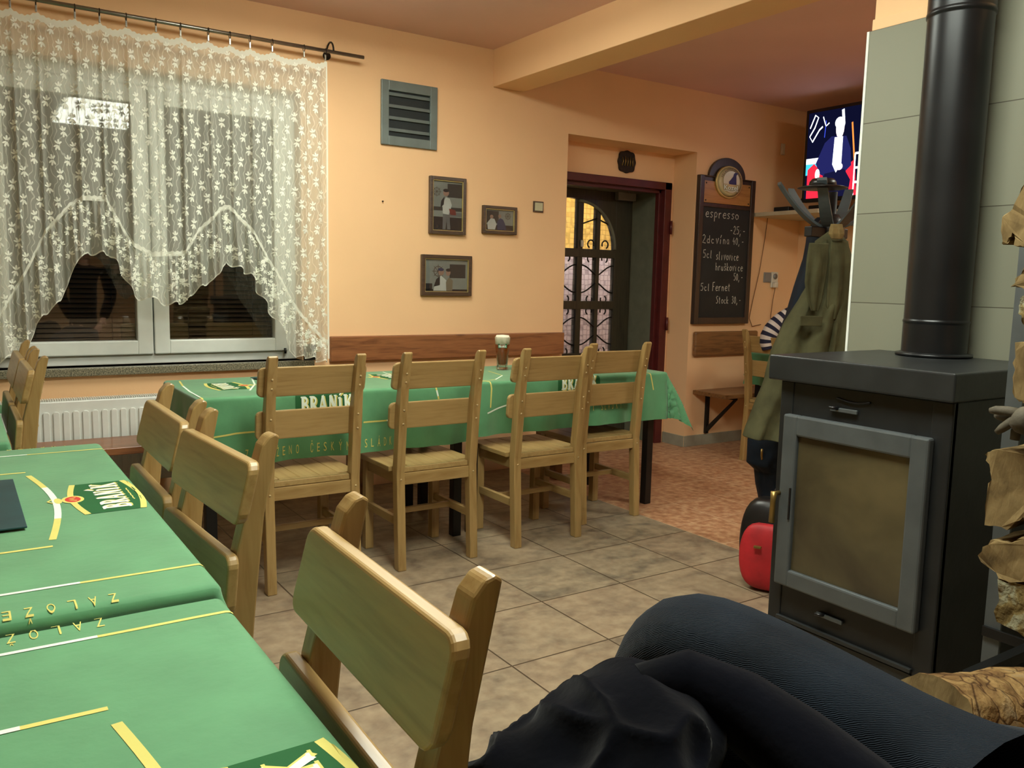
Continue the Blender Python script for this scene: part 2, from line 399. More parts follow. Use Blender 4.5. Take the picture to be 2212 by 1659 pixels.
n = N('navy_corduroy'); g = n.new('ShaderNodeTexCoord'); wv = n.new('ShaderNodeTexWave', bands_direction='DIAGONAL'); wv.inputs['Scale'].default_value = 150; wv.inputs['Distortion'].default_value = 5; wv.inputs['Detail Scale'].default_value = .5
n.link(g.outputs['Object'], wv.inputs['Vector'])
n.base(n.ramp(n.noise(g.outputs['Object'], 6, 4), [(.3, lin((13, 20, 28))), (.7, lin((22, 32, 43)))]), .95, 0, .1)
n.b.inputs['Sheen Weight'].default_value = .12; n.b.inputs['Sheen Roughness'].default_value = .5; n.bump(wv.outputs['Fac'], .45, .004); M['cord_t'] = n.m
n = N('black_navy_fleece'); g = n.new('ShaderNodeTexCoord')
n.base(n.ramp(n.noise(g.outputs['Object'], 6, 4), [(.3, lin((4, 5, 9))), (.7, lin((9, 11, 19)))]), 1, 0, .0)
n.b.inputs['Sheen Weight'].default_value = .08; n.bump(n.noise(g.outputs['Object'], 90, 3), .3, .003); M['jacket'] = n.m
M['lamp'] = emit('fluorescent_diffuser', (255, 255, 255), LAMP_E)
n = M['lamp'].node_tree.nodes['Principled BSDF']; n.inputs['Emission Color'].default_value = (*LAMP_COL, 1)
D = 4.569
# ------------------------------------------------------------ setting
def struct(o, *a): o['kind'] = 'structure'; return o
b = MB(); b.box((-3, -3, -.1), (6.2, 7.0, 0), M['floor'], 0); struct(b.build('floor'))
b = MB(); b.box((-3, -3, 2.635), (6.2, D+.02, 2.75), M['ceil'], 0); struct(b.build('ceiling'))
def rects(b, x0, x1, z0, z1, holes, y0, y1, mat):
    xs = sorted({x0, x1, *[h[0] for h in holes], *[h[1] for h in holes]}); zs = sorted({z0, z1, *[h[2] for h in holes], *[h[3] for h in holes]})
    t = bmesh.new()
    for i in range(len(xs)-1):
        for k in range(len(zs)-1):
            cx, cz = (xs[i]+xs[i+1])/2, (zs[k]+zs[k+1])/2
            if any(h[0] < cx < h[1] and h[2] < cz < h[3] for h in holes): continue
            q = bmesh.ops.create_cube(t, size=1)['verts']
            for v in q: v.co = Vector((cx+v.co.x*(xs[i+1]-xs[i]), (y0+y1)/2+v.co.y*(y1-y0), cz+v.co.z*(zs[k+1]-zs[k])))
    b.merge(t, mat)
b = MB()
WX0, WX1, WZ0, WZ1 = .10, 1.62, .765, 2.215
rects(b, -3, 6.2, 0, 2.75, [(WX0, WX1, WZ0, WZ1), (3.434, 4.62, 0, 2.2)], D, D+.23, M['wall'])
rects(b, 3.30, 4.75, 0, 2.4, [(3.52, 4.585, 0, 1.992)], D+.23, D+.235, M['wall'])
rects(b, -1, 2.2, .4, 2.6, [(WX0, WX1, WZ0, WZ1)], D+.23, D+.30, M['wall'])
struct(b.build('wall_back'))
b = MB(); b.box((5.822, -3, 0), (6.0, D+.02, 2.7), M['wall'], 0); struct(b.build('wall_right'))
b = MB(); b.box((-2.4, -3, 0), (-2.3, D+.02, 2.7), M['wall'], 0); struct(b.build('wall_left'))
b = MB(); b.box((-3, -2.7, 0), (6.2, -2.6, 2.7), M['wall'], 0); struct(b.build('wall_rear'))
b = MB(); b.box((2.843, -2.6, 2.414), (3.07, D, 2.64), M['wall'], .004); struct(b.build('trim_1')); 
# pier behind the stove: plastered core, grey tiles to 2.08 m, white corner bead
b = MB(); b.box((2.615, -2.6, 0), (3.0, 1.80, 2.64), M['wall'], .003); struct(b.build('wall_pier'))
b = MB(); b.box((2.60, -.6, 0), (2.6149, 1.805, 2.083), M['wtile'], .0005)
b.box((2.598, 1.805, 0), (2.6149, 1.814, 2.083), M['white'], .001)
b.prism([(1.80, 2.083), (-.6, 2.083), (-.6, 2.12), (1.80, 2.12)], 'X', 2.603, 2.6149, M['wall'], .003)
struct(b.build('trim_2'))
# grey skirting tiles
b = MB(); b.box((4.622, D-.01, 0), (5.822, D, .083), M['skirt'], .001); b.box((3.07, D-.01, 0), (3.434, D, .083), M['skirt'], .001)
b.box((4.61, D, 0), (4.6199, D+.225, .083), M['skirt'], .001); struct(b.build('baseboard_back'))
# ------------------------------------------------------------ ceiling lamp
def ceiling_light(x, y, label, sx=.30, sy=.62, mat='lamp'):
    t = empty('ceiling_light', (x, y, 2.635), label=label, cat='light')
    b = MB(); b.box((-sx-.02, -sy-.02, -.05), (sx+.02, sy+.02, 0), M['white'], .004); b.build('housing', t)
    b = MB(); b.box((-sx, -sy, -.085), (sx, sy, -.05), M[mat], .004); b.build('diffuser', t)
    return t
ceiling_light(1.13, 1.2, 'white fluorescent ceiling light above the near tables')
ceiling_light(1.60, 3.25, 'white fluorescent ceiling light above the far row of chairs', .22, .44)
ceiling_light(4.55, 1.5, 'smaller unseen ceiling light added to brighten the right room', .20, .40)  # out-of-view fill lamp, added to lift the dim right wall and terracotta floor
# ------------------------------------------------------------ window
wf = struct(empty('window_1'))
GY = 4.67
b = MB()
def frame(b, x0, x1, z0, z1, wl, wr, wb, wt, y0, y1, mat, bev=.004):
    b.box((x0, y0, z0), (x0+wl, y1, z1), mat, bev); b.box((x1-wr, y0, z0), (x1, y1, z1), mat, bev)
    b.box((x0+wl-.002, y0, z0), (x1-wr+.002, y1, z0+wb), mat, bev); b.box((x0+wl-.002, y0, z1-wt), (x1-wr+.002, y1, z1), mat, bev)
frame(b, WX0, WX1, WZ0, WZ1, .05, .05, .065, .06, 4.66, 4.74, M['white'])
b.build('window_frame', wf)
for (x0, x1) in ((.155, .857), (.863, 1.565)):
    b = MB(); frame(b, x0, x1, .815, 2.15, .075, .075, .072, .085, 4.635, 4.70, M['white'], .006); s_ = b.build('sash', wf)
    b = MB(); b.box((x0+.07, 4.668, .88), (x1-.07, 4.672, 2.07), M['pane'], 0); b.build('pane', s_)
    b = MB(); nz = 48; w0, w1 = x0+.077, x1-.077
    for i in range(nz):
        z = .892 + i*(1.165/nz); a = math.radians(67 if (i < 5 and x0 < .5) else 48)
        c_, s2 = math.cos(a)*.013, math.sin(a)*.013
        sgn = 1
        b.face([(w0, 4.69-c_, z-s2), (w1, 4.69-c_, z-s2), (w1, 4.69+c_, z+s2), (w0, 4.69+c_, z+s2)], M['blind'])
    for fx in (.18, .8):
        xx = w0+(w1-w0)*fx; b.tube([(xx, 4.675, .89), (xx, 4.675, 2.06)], .0012, M['blk'], 5)
    b.box((w0, 4.68, .884), (w1, 4.70, .892), M['blind'], .001)
    b.build('venetian_blind', s_)
b = MB(); b.tube([(1.545, 4.63, .80), (1.545, 4.63, .83)], .007, M['blk'], 8); b.build('hinge', wf)
b = MB(); b.box((WX0-.06, 4.535, .725), (WX1+.06, 4.70, .765), M['granite'], .004); b.build('window_sill', wf)
b = MB(); b.box((-.2, 4.95, .5), (1.9, 4.97, 2.5), M['ventd'], 0); b.build('shutter', wf)
# ------------------------------------------------------------ curtain rod + curtain
CY = 4.47
t = empty('curtain_rod', (1.9, CY, 2.427), label='thin steel curtain rod on wall brackets above the window', cat='curtain rod')
b = MB(); b.tube([(-2.2, 0, 0), (.045, 0, 0)], .0098, M['steel'], 12); b.build('pole', t)
for x in (1.77, -.10):
    b = MB(); pts = [(x-1.9, .095*math.cos(a)*1.0, .055*math.sin(a)+.005) for a in [PI*i/10 for i in range(11)]]
    b.tube([(p[0], .048+p[1]*.55, p[2]) for p in pts], .005, M['darksteel'], 8); b.lathe([(.022, .092), (.022, .0985)], M['darksteel'], (x-1.9, 0, .0), 16, 'Y'); b.build('bracket', t)
RX = [-.06, .06, .17, .275, .375, .53, .632, .746, .877, .989, 1.12, 1.225, 1.325, 1.439, 1.608, 1.726]
for x in RX:
    b = MB(); b.tube([(x-1.9, math.sin(a)*.015, math.cos(a)*.017-.006) for a in [2*PI*i/16 for i in range(16)]], .002, M['darksteel'], 6, True)
    b.box((x-1.9-.004, -.003, -.052), (x-1.9+.004, .003, -.02), M['steel'], .001); b.build('curtain_ring', t)
def interp(tab, x):
    if x <= tab[0][0]: return tab[0][1]
    for (a, b_), (c_, d) in zip(tab, tab[1:]):
        if x <= c_: return b_+(d-b_)*(x-a)/(c_-a)
    return tab[-1][1]
SEAM = [(-.15, 1.30), (-.05, 1.0), (.05, .86), (.13, .93), (.216, 1.091), (.295, 1.238), (.376, 1.408), (.475, 1.529), (.534, 1.569), (.632, 1.572), (.708, 1.425), (.747, 1.361), (.83, 1.319), (.981, 1.329), (1.051, 1.442), (1.166, 1.56), (1.201, 1.573), (1.305, 1.479), (1.448, 1.244), (1.573, 1.024), (1.703, .883), (1.735, .87)]
HEM = [(-.15, 1.05), (-.05, .85), (.05, .73), (.167, .798), (.29, .9), (.322, .985), (.42, 1.092), (.483, 1.243), (.545, 1.32), (.634, 1.317), (.701, 1.204), (.74, 1.116), (.866, 1.083), (.976, 1.083), (1.045, 1.165), (1.137, 1.214), (1.185, 1.302), (1.301, 1.229), (1.372, 1.097), (1.445, .975), (1.545, .798), (1.702, .768), (1.735, .768)]
X0, X1 = -.15, 1.733
def ringph(x):
    for i in range(len(RX)-1):
        if RX[i] <= x <= RX[i+1]: return (x-RX[i])/(RX[i+1]-RX[i])
    return 0
def cury(x, z):
    f = min(1, (2.36-z)/.35)
    k = abs(math.sin(PI*ringph(x)))
    y = .010*f*math.sin(x*62+2.2*math.sin(x*7)+.3*math.sin(z*3)) + .012*(math.exp(-((ringph(x)*(1)-.0)**2)/.004)+math.exp(-((1-ringph(x))**2)/.004))*f*1.6
    return CY - .004 - y - .006*math.sin(x*23+z*1.3)*f
ctop = lambda x: 2.372 - .020*math.sin(PI*ringph(x)) + .003*math.sin(x*300)
cur = empty('lace_curtain', (.8, CY, 2.38), label='white lace curtain with leaf sprigs and scalloped ruffled hem over the window', cat='curtain')
b = MB(); nx, nzz = 420, 60; grid = []
for i in range(nx+1):
    x = X0+(X1-X0)*i/nx; z1, z0 = ctop(x), interp(SEAM, x); grid.append([Vector((x, cury(x, z1+(z0-z1)*k/nzz), z1+(z0-z1)*k/nzz)) for k in range(nzz+1)])
b.loft(grid, M['lace'], closed=False, cap=False)
# heading tape, side hem and seam cord
def ribbon(b, f0, f1, mat, n=420, ys=.0016, fy=None):
    g = []
    for i in range(n+1):
        x = X0+(X1-X0)*i/n; za, zb = f0(x), f1(x); yy = (fy or cury)
        g.append([Vector((x, yy(x, za)-ys, za)), Vector((x, yy(x, zb)-ys, zb))])
    b.loft(g, mat, closed=False, cap=False)
ribbon(b, ctop, lambda x: ctop(x)-.030, M['hem'])
ribbon(b, lambda x: interp(SEAM, x)+.014+.003*math.sin(x*240), lambda x: interp(SEAM, x)-.010, M['hem'])
g = [[Vector((xx, cury(xx, z)-.0016, z)) for xx in (X1-.008, X1)] for z in [2.37-(2.37-.78)*k/40 for k in range(41)]]
b.loft(g, M['hem'], closed=False, cap=False)
def sprig(b, x, z, s, ang, fy, mat):
    for (a, l, wd) in ((100, 1.0, .30), (60, .85, .28), (140, .85, .28), (-100, 1.15, .30), (-68, 1.05, .3), (-135, .9, .28)):
        a = math.radians(a)+ang; dx, dz = math.cos(a), math.sin(a); pts = []
        for k in range(8):
            th = 2*PI*k/8; u = (.55+.45*math.cos(th))*l*s; w_ = math.sin(th)*wd*s*.55*(1.0+.3*math.cos(th))
            px, pz = x+dx*u-dz*w_, z+dz*u+dx*w_; pts.append((px, fy(px, pz)-.0022, pz))
        b.face(pts, mat)
bs = b; row = 0
z = 2.315
while z > .8:
    x = X0+.03 + (row % 2)*.033
    while x < X1-.01:
        xx = x+R.uniform(-.004, .004)+.010*math.sin(z*17+x*9)
        if z > interp(SEAM, xx)+.03: sprig(bs, xx, z+R.uniform(-.004, .004), .025, R.uniform(-.25, .25), cury, M['thread'])
        x += .070
    z -= .064; row += 1
o = bs.build('lace_panel'); place(o, cur)
def rufy(x, z):
    s_, h = interp(SEAM, x), interp(HEM, x); f = min(1, max(0, (s_-z)/max(.02, s_-h)))
    return CY-.012 - .006*math.sin(x*210) - f*(.034*math.sin(x*78+1.5*math.sin(x*19))+.015) 
def hemz(x): return interp(HEM, x) + .012*math.sin(x*78+1.5*math.sin(x*19)) + .006*math.sin(x*40)
b = MB(); grid = []
for i in range(nx*2+1):
    x = X0+(X1-X0)*i/nx/2; z1, z0 = interp(SEAM, x), hemz(x); grid.append([Vector((x, rufy(x, z1+(z0-z1)*k/16), z1+(z0-z1)*k/16)) for k in range(17)])
b.loft(grid, M['lace'], closed=False, cap=False)
ribbon(b, lambda x: hemz(x)+.007, hemz, M['hem'], 840, .0012, rufy)
for i in range(230):
    x = R.uniform(X0+.02, X1-.01); s_, h = interp(SEAM, x), hemz(x)
    if s_-h > .06: sprig(b, x, R.uniform(h+.03, s_-.02), .021, R.uniform(-1, 1), rufy, M['thread'])
o = b.build('ruffle'); place(o, cur)
# ------------------------------------------------------------ radiator
t = empty('radiator', (.3, 4.47, .2), label='white panel radiator with vertical ridges under the window', cat='radiator')
b = MB(); prof = []
x = -.45
b.box((-.5, -.02, 0), (.62, .05, .42), M['radw'], .006)
for i in range(26):
    xx = -.47+i*.0415; b.prism([(xx, .04), (xx+.008, .045), (xx+.02, .045), (xx+.028, .04), (xx+.028, .365), (xx+.02, .372), (xx+.008, .372), (xx, .365)], 'Y', -.029, -.0195, M['radw'], .003)
b.build('panel', t)
b = MB()
for i in range(110): b.box((-.495+i*.0101, -.015, .4205), (-.489+i*.0101, .045, .428), M['radw'], 0)
g_ = b.build('top_grille', t)
# ------------------------------------------------------------ bench below window and wall boards
t = empty('wooden_bench', (.9, 4.25, 0), label='long stained pine bench standing under the window behind the tables', cat='bench')
b = MB(); b.box((-.63, -.13, .405), (2.4, .16, .44), M['pine'], .004); b.build('seat', t)
for x in (-.55, .9, 2.2):
    b = MB(); b.box((x, -.10, 0), (x+.05, .13, .405), M['pined'], .004); b.build('support', t)
t = tag(MB().box((1.777, D-.035, .752), (3.425, D-.001, .896), M['pine'], .006).build('backrest_board'), 'long reddish pine backrest board fixed to the wall behind the far tables', 'board')
t = tag(MB().box((4.66, D-.036, .695), (5.36, D-.001, .882), M['pined'], .014, 3).build('backrest_board'), 'short dark backrest board with rounded corners below the chalkboard', 'board')
t = empty('folding_wall_bench', (4.69, D, 0), label='dark plank wall bench on black triangular brackets right of the door', cat='bench')
MB().box((0, -.335, .405), (.75, -.002, .435), M['pined'], .004).build('seat', t)
for x in (.14, .64):
    b = MB(); b.box((x, -.025, .09), (x+.03, -.001, .405), M['black'], .002); b.box((x, -.30, .385), (x+.03, -.02, .404), M['black'], .002)
    b.prism([(-.30, .385), (-.28, .385), (-.0, .12), (-.02, .10)], 'X', x+.003, x+.027, M['black'], .001); b.build('bracket', t)
# ------------------------------------------------------------ doorway
dw = struct(empty('door_1'))
b = MB(); y0, y1 = 4.775, 4.83
fx0, fx1, fz = 3.52, 4.585, 1.992
for (x0, x1, z0, z1) in ((fx0, fx0+.07, 0, fz), (fx1-.07, fx1, 0, fz), (fx0, fx1, fz-.055, fz)):
    b.box((x0, y0, z0), (x1, y1, z1), M['maroon'], .004)
b.box((fx1-.09, y1-.01, 0), (fx1-.06, y1+.03, fz-.05), M['maroon'], .003); b.box((fx0+.06, y1-.01, fz-.08), (fx1-.06, y1+.03, fz-.05), M['maroon'], .003)
f_ = b.build('door_frame', dw)
for z in (1.66, .93):
    b = MB(); b.tube([(fx1-.004, y0-.008, z-.05), (fx1-.004, y0-.008, z+.05)], .011, M['maroon'], 10); b.build('hinge', f_)
b = MB(); b.box((4.51, 4.84, 0), (4.60, 5.20, 2.0), M['jamb'], .002); b.box((3.42, 4.84, 0), (3.50, 5.20, 2.0), M['jamb'], .002); b.box((3.42, 4.84, 1.93), (4.60, 5.20, 2.02), M['jamb'], .002); b.build('reveal', dw)
lx0, lx1, ly = 3.52, 4.50, 5.12
leaf = MB()
# glazed rows: arched top, then three rows
cols = [(3.60, 3.70), (3.90, 4.0)]
gx0, gx1 = 3.60, 4.335
xm = [3.60, 3.80, 4.02, 4.12, 4.335]
M['dk'] = M['doord']
leaf.box((gx1, ly, 0), (lx1, ly+.05, 1.93), M['dk'], .004)
leaf.box((lx0, ly, 0), (gx0, ly+.05, 1.93), M['dk'], .004)
leaf.box((gx0, ly, 1.86), (gx1, ly+.05, 1.93), M['dk'], .003)
for z in (1.455, 1.06, .66): leaf.box((gx0-.001, ly-.004, z-.032), (gx1+.001, ly+.05, z+.032), M['dk'], .003)
leaf.box((gx0, ly, 0), (gx1, ly+.05, .3), M['dk'], .003)
for (x, wd) in ((3.99, .05), (4.165, .035), (3.80, .035)): leaf.box((x-wd/2, ly-.002, .3), (x+wd/2, ly+.05, 1.86), M['dk'], .003)
# spandrel of the arch on the right of the top row
acx = 3.96
sp_ = [(gx1+.001, 1.49), (gx1+.001, 1.861), (3.90, 1.861)] + [(acx+(gx1-acx)*math.sin(a), 1.50+.355*math.cos(a)) for a in [PI/2*i/12 for i in range(13)]]
leaf.prism(sp_, 'Y', ly-.001, ly+.049, M['dk'], 0)
leaf = leaf.build('door_leaf', dw)
b = MB(); b.tube([(acx+(gx1-acx-.012)*math.sin(a), ly-.012, 1.49+.352*math.cos(a)) for a in [PI/2*i/14 for i in range(15)]], .012, M['jamb'], 8); b.build('arch_bead', leaf)
MB().box((gx0, ly+.02, .3), (gx1, ly+.026, 1.862), M['dglass'], 0).build('glass', leaf)
b = MB()
def scroll(b, x, z, r, sx, sz, y):
    b.tube([(x+sx*r*(1-k/22)*math.cos(PI*1.5*k/14+PI), y, z+sz*r*(1-k/22)*math.sin(PI*1.5*k/14+PI)) for k in range(15)], .006, M['iron'], 6)
yb = ly+.003
for zc, zt in ((1.26, .16), (.86, .16), (.50, .14)):
    for cx in (4.165, 3.80):
        for s_ in (-1, 1):
            for q in (-1, 1):
                pts = [(cx+s_*(.01+.15*t_), yb, zc+q*(.03+.075*math.sin(t_*PI/2)**1.2)) for t_ in [k/8 for k in range(9)]]
                b.tube(pts, .0058, M['iron'], 6); b.tube([(cx+s_*(.07+.028*math.cos(a)), yb, zc+q*(zt-.005)+q*.028*math.sin(a)) for a in [PI*(-.35+1.5*k/12) for k in range(13)]], .0058, M['iron'], 6)
for s_ in (-1, 1): b.tube([(4.165+s_*(.07+.03*math.cos(a)), yb, 1.525+.03*math.sin(a)) for a in [PI*(-.35+1.5*k/12) for k in range(13)]], .0058, M['iron'], 6)
b.tube([(4.165+(-.17+.03*k), yb, 1.72-.01*abs(k-5)) for k in range(11)], .006, M['iron'], 6)
b.build('wrought_iron_scrolls', leaf)
b = MB(); b.box((3.985, ly-.02, 1.50), (4.01, ly-.004, 1.55), M['plast'], .005); b.build('lock_plate', leaf)
b = MB(); b.box((4.31, ly-.05, 1.87), (4.49, ly-.004, 1.93), M['greypl'], .005); b.tube([(4.44, ly-.03, 1.935), (4.30, ly-.16, 1.93), (4.42, ly-.24, 1.93)], .007, M['steel'], 6); b.build('door_closer', leaf)
# porch behind the glass: lit yellow wall, pale lower wall
o = MB().box((3.0, 6.4, 0), (6.2, 6.45, 2.7), plaster('yellow_porch_plaster', (222, 190, 96)), 0).build('wall_porch'); struct(o)
b = MB(); b.box((3.3, 6.0, 0), (6.0, 6.05, 1.5), simple('pale_lilac_boarding', (200, 196, 214), .6), 0); o = struct(b.build('trim_3'))
t = empty('porch_light', (4.7, 5.65, 2.35), label='small bulkhead lamp in the porch behind the glazed door', cat='light')
b = MB(); b.box((-.15, -.1, 0), (.15, .1, .03), M['plast'], .004); b.build('housing', t)
b = MB(); b.box((-.13, -.08, -.04), (.13, .08, 0), emit('porch_lamp_glow', (255, 244, 226), 210), .004); b.build('diffuser', t)
o = MB().box((3.0, 4.9, 2.38), (6.2, 6.45, 2.42), M['ceil'], 0).build('ceiling'); struct(o)
t = empty('porch_shrub', (3.95, 5.65, 0), label='dark potted evergreen shrub seen through the top of the glazed door', cat='plant')
b = MB(); b.lathe([(.11, 0), (.15, .3)], M['pined'], (0, 0, 0), 20); b.build('pot', t)
b = MB(); b.tube([(0, 0, .28), (.02, 0, .9), (0, .02, 1.5)], .018, M['bark'], 8); b.build('trunk', t)
b = MB(); lf = simple('dark_foliage', (54, 56, 30), .7, 0, .25, 20)
for i in range(1100):
    a = R.uniform(0, 2*PI); z_ = R.uniform(-1, 1); rr = (1-z_*z_)**.5*R.uniform(.5, 1)*.24
    p = Vector((rr*math.cos(a), rr*math.sin(a), 1.66+z_*.3)); d = Vector((R.uniform(-1, 1), R.uniform(-1, 1), R.uniform(-.3, 1))).normalized()*.05; q = d.orthogonal().normalized()*.009
    b.face([p, p+d*.5+q, p+d, p+d*.5-q], lf)
b.build('foliage', t)
# oval plaque over the door
t = empty('wall_plaque', (4.137, 4.80, 2.108), label='small dark embossed plaque above the door frame', cat='plaque')
b = MB(); b.prism([(.085*math.cos(a)*(1+.045*math.cos(8*a)+.05*math.cos(4*a+PI)), .082*math.sin(a)*(1+.045*math.cos(8*a)+.05*math.cos(4*a+PI))) for a in [2*PI*i/40 for i in range(40)]], 'Y', -.016, -.001, simple('bronzed_plaque', (44, 36, 28), .45, .5, .2, 60, .6), .003)
for k in range(5): b.tube([(-.05+.025*k, -.018, -.03), (-.04+.022*k, -.020, 0), (-.05+.025*k, -.018, .03+.008*(k % 2))], .004, M['brass'], 6)
b.build('relief', t)
# ------------------------------------------------------------ vent
t = empty('wall_vent', (2.27, D, 2.17), label='square grey-blue louvred vent high on the orange wall', cat='vent')
b = MB(); frame(b, -.18, .18, -.178, .182, .047, .047, .052, .055, -.018, -.001, M['ventg'], .003); b.build('frame', t)
MB().box((-.14, -.0036, -.135), (.14, -.0012, .135), M['ventd'], 0).build('backing', t)
for i in range(4):
    z = -.095+i*.066; b = MB(); b.prism([(-.016, z-.003), (-.014, z-.005), (-.004, z+.013), (-.006, z+.015)], 'X', -.134, .134, M['ventg'], 0); b.build('louvre', t)
# ------------------------------------------------------------ pictures
def flat(b, polys, mat, ox, oz, y, sx=1, sz=1, rot=0):
    """2D polygons drawn in the vertical plane y"""
    c_, s_ = math.cos(rot), math.sin(rot)
    for p in polys: b.face([(ox+(q[0]*c_-q[1]*s_)*sx, y, oz+(q[0]*s_+q[1]*c_)*sz) for q in p], mat)
def ell(cx, cy, rx, ry, n=16): return [[(cx+rx*math.cos(2*PI*i/n), cy+ry*math.sin(2*PI*i/n)) for i in range(n)]]
def rect(x0, y0, x1, y1): return [[(x0, y0), (x1, y0), (x1, y1), (x0, y1)]]
PC = {k: simple('photo_'+k, v, .5, 0, .05) for k, v in dict(bg=(128, 134, 128), dark=(52, 54, 52), darker=(38, 38, 38), white=(186, 190, 184), skin=(150, 120, 104), wheel=(84, 74, 64), navy=(48, 58, 88), tan=(120, 112, 92), red=(112, 52, 44), grey=(98, 102, 102)).items()}
def wheel(b, x, z, r, y):
    flat(b, strip(arc(0, 0, r, r, 0, 360, 18), r*.16), PC['wheel'], x, z, y); flat(b, ell(0, 0, r*.22, r*.22), PC['wheel'], x, z, y)
    for k in range(8):
        a = PI*k/4; flat(b, strip([(0, 0), (1.4*r*math.cos(a), 1.4*r*math.sin(a))], r*.12), PC['wheel'], x, z, y-.0001)
def picture(x0, x1, z0, z1, fw, label, kind, fmat=None):
    t = empty('framed_photograph', ((x0+x1)/2, D, (z0+z1)/2), label=label, cat='picture', group='framed photographs on the back wall')
    hw, hh = (x1-x0)/2, (z1-z0)/2; fm = fmat or M['picf']
    b = MB(); frame(b, -hw, hw, -hh, hh, fw, fw, fw, fw, -.028, -.002, fm, .004); b.build('frame', t)
    b = MB(); g_ = .0035; frame(b, -hw+fw-.001, hw-fw+.001, -hh+fw-.001, hh-fw+.001, g_, g_, g_, g_, -.024, -.012, M['gold'], .0005); b.build('gilt_lip', t)
    iw, ih = hw-fw-.001, hh-fw-.001; b = MB(); y = -.0125
    flat(b, rect(-iw, -ih, iw, ih), PC['bg'], 0, 0, y)
    def F(p, m_, k=1): flat(b, p, PC[m_], 0, 0, y-.0003*k, iw, ih)
    if kind == 0:
        F(rect(0.0, .35, 1, .9), 'dark'); F(rect(-1, -.05, 1, -.2), 'dark'); F(rect(-1, -1, 1, -.45), 'darker'); F(rect(.1, -.25, 1, -.42), 'grey', 2)
        wheel(b, -.72*iw, .55*ih, .22*iw, y-.0006)
        F([[(-.35, .1), (-.1, .35), (.15, .3), (.3, .05), (.1, -.35), (-.3, -.32)]], 'white', 3); F([[(-.48, -.1), (-.42, .2), (-.2, .38), (-.25, .05)]], 'darker', 4)
        F([[(-.3, -.32), (.15, -.35), (.22, -.95), (.0, -.95), (-.05, -.6), (-.12, -.95), (-.32, -.95)]], 'grey', 4); F(ell(-.1, .52, .2, .13), 'skin', 4); F(ell(-.1, .62, .2, .07), 'darker', 5)
        F([[(.1, -.1), (.55, -.15), (.6, -.35), (.2, -.35)]], 'red', 5)
    elif kind == 1:
        F(rect(-.9, -.3, -.05, .85), 'dark'); F(rect(-1, -1, 1, -.45), 'darker'); wheel(b, .6*iw, .42*ih, .17*iw, y-.0006)
        F([[(-.8, -.9), (-.85, -.3), (-.6, .15), (-.35, .1), (-.2, -.4), (-.3, -.9)]], 'white', 3); F(ell(-.55, .3, .12, .18), 'skin', 4)
        F([[(-.15, -.9), (-.15, -.1), (.05, .2), (.25, .1), (.4, -.3), (.5, -.9)]], 'navy', 3); F(ell(.02, .38, .11, .17), 'skin', 4)
    else:
        F(rect(.15, -.15, .9, .7), 'dark'); F(rect(-1, -1, 1, -.85), 'darker'); F(rect(-1, -.9, -.65, -.5), 'darker'); wheel(b, -.38*iw, .25*ih, .2*iw, y-.0006)
        F([[(-.6, -.95), (-.5, -.3), (-.25, 0), (0, -.3), (0, -.95)]], 'white', 3); F([[(-.58, -.7), (-.48, -.25), (-.3, -.05), (-.3, -.6)]], 'darker', 4); F(ell(-.25, .2, .13, .2), 'skin', 4); F(ell(-.26, .36, .14, .1), 'navy', 5)
        F([[(0, -.95), (-.02, -.4), (.12, -.1), (.3, -.3), (.28, -.95)]], 'tan', 4); F(ell(.08, .18, .11, .2), 'skin', 4); F(ell(.1, .34, .13, .1), 'darker', 5)
    b.build('photograph', t)
    b = MB(); b.box((-iw, -.0205, -ih), (iw, -.0195, ih), M['picglass'], 0); b.build('glass', t)
picture(2.402, 2.652, 1.502, 1.842, .022, 'tall framed photograph of a person in white beside a ship wheel', 0)
picture(2.775, 3.028, 1.522, 1.695, .020, 'smallest framed photograph, two seated people and a ship wheel', 1)
picture(2.352, 2.70, 1.132, 1.378, .024, 'lowest wide framed photograph of two people before a ship wheel', 2)
def switch(x0, x1, z0, z1, fm, cm, label, y=D, name='light_switch'):
    t = empty(name, ((x0+x1)/2, y, (z0+z1)/2), label=label, cat='switch'); hw, hh = (x1-x0)/2, (z1-z0)/2
    MB().box((-hw, -.010, -hh), (hw, -.001, hh), fm, .003).build('plate', t)
    MB().box((-hw+.009, -.015, -hh+.009), (hw-.009, -.010, hh-.009), cm, .002).build('rocker', t)
switch(3.163, 3.243, 1.677, 1.747, M['picf'], M['swface'], 'square pale light switch with brown surround left of the door')
switch(5.42, 5.50, 1.265, 1.345, M['greypl'], M['greypl'], 'grey square switch beside the white wall socket')
switch(5.535, 5.58, 2.272, 2.36, M['plast'], M['plast'], 'small white thermostat high on the wall near the television', name='thermostat')
b = MB(); b.tube([(2.105, D-.012, 1.671), (2.105, D-.001, 1.672)], .004, M['darksteel'], 8); tag(b.build('nail'), 'bare nail in the wall between curtain and photographs', 'nail')
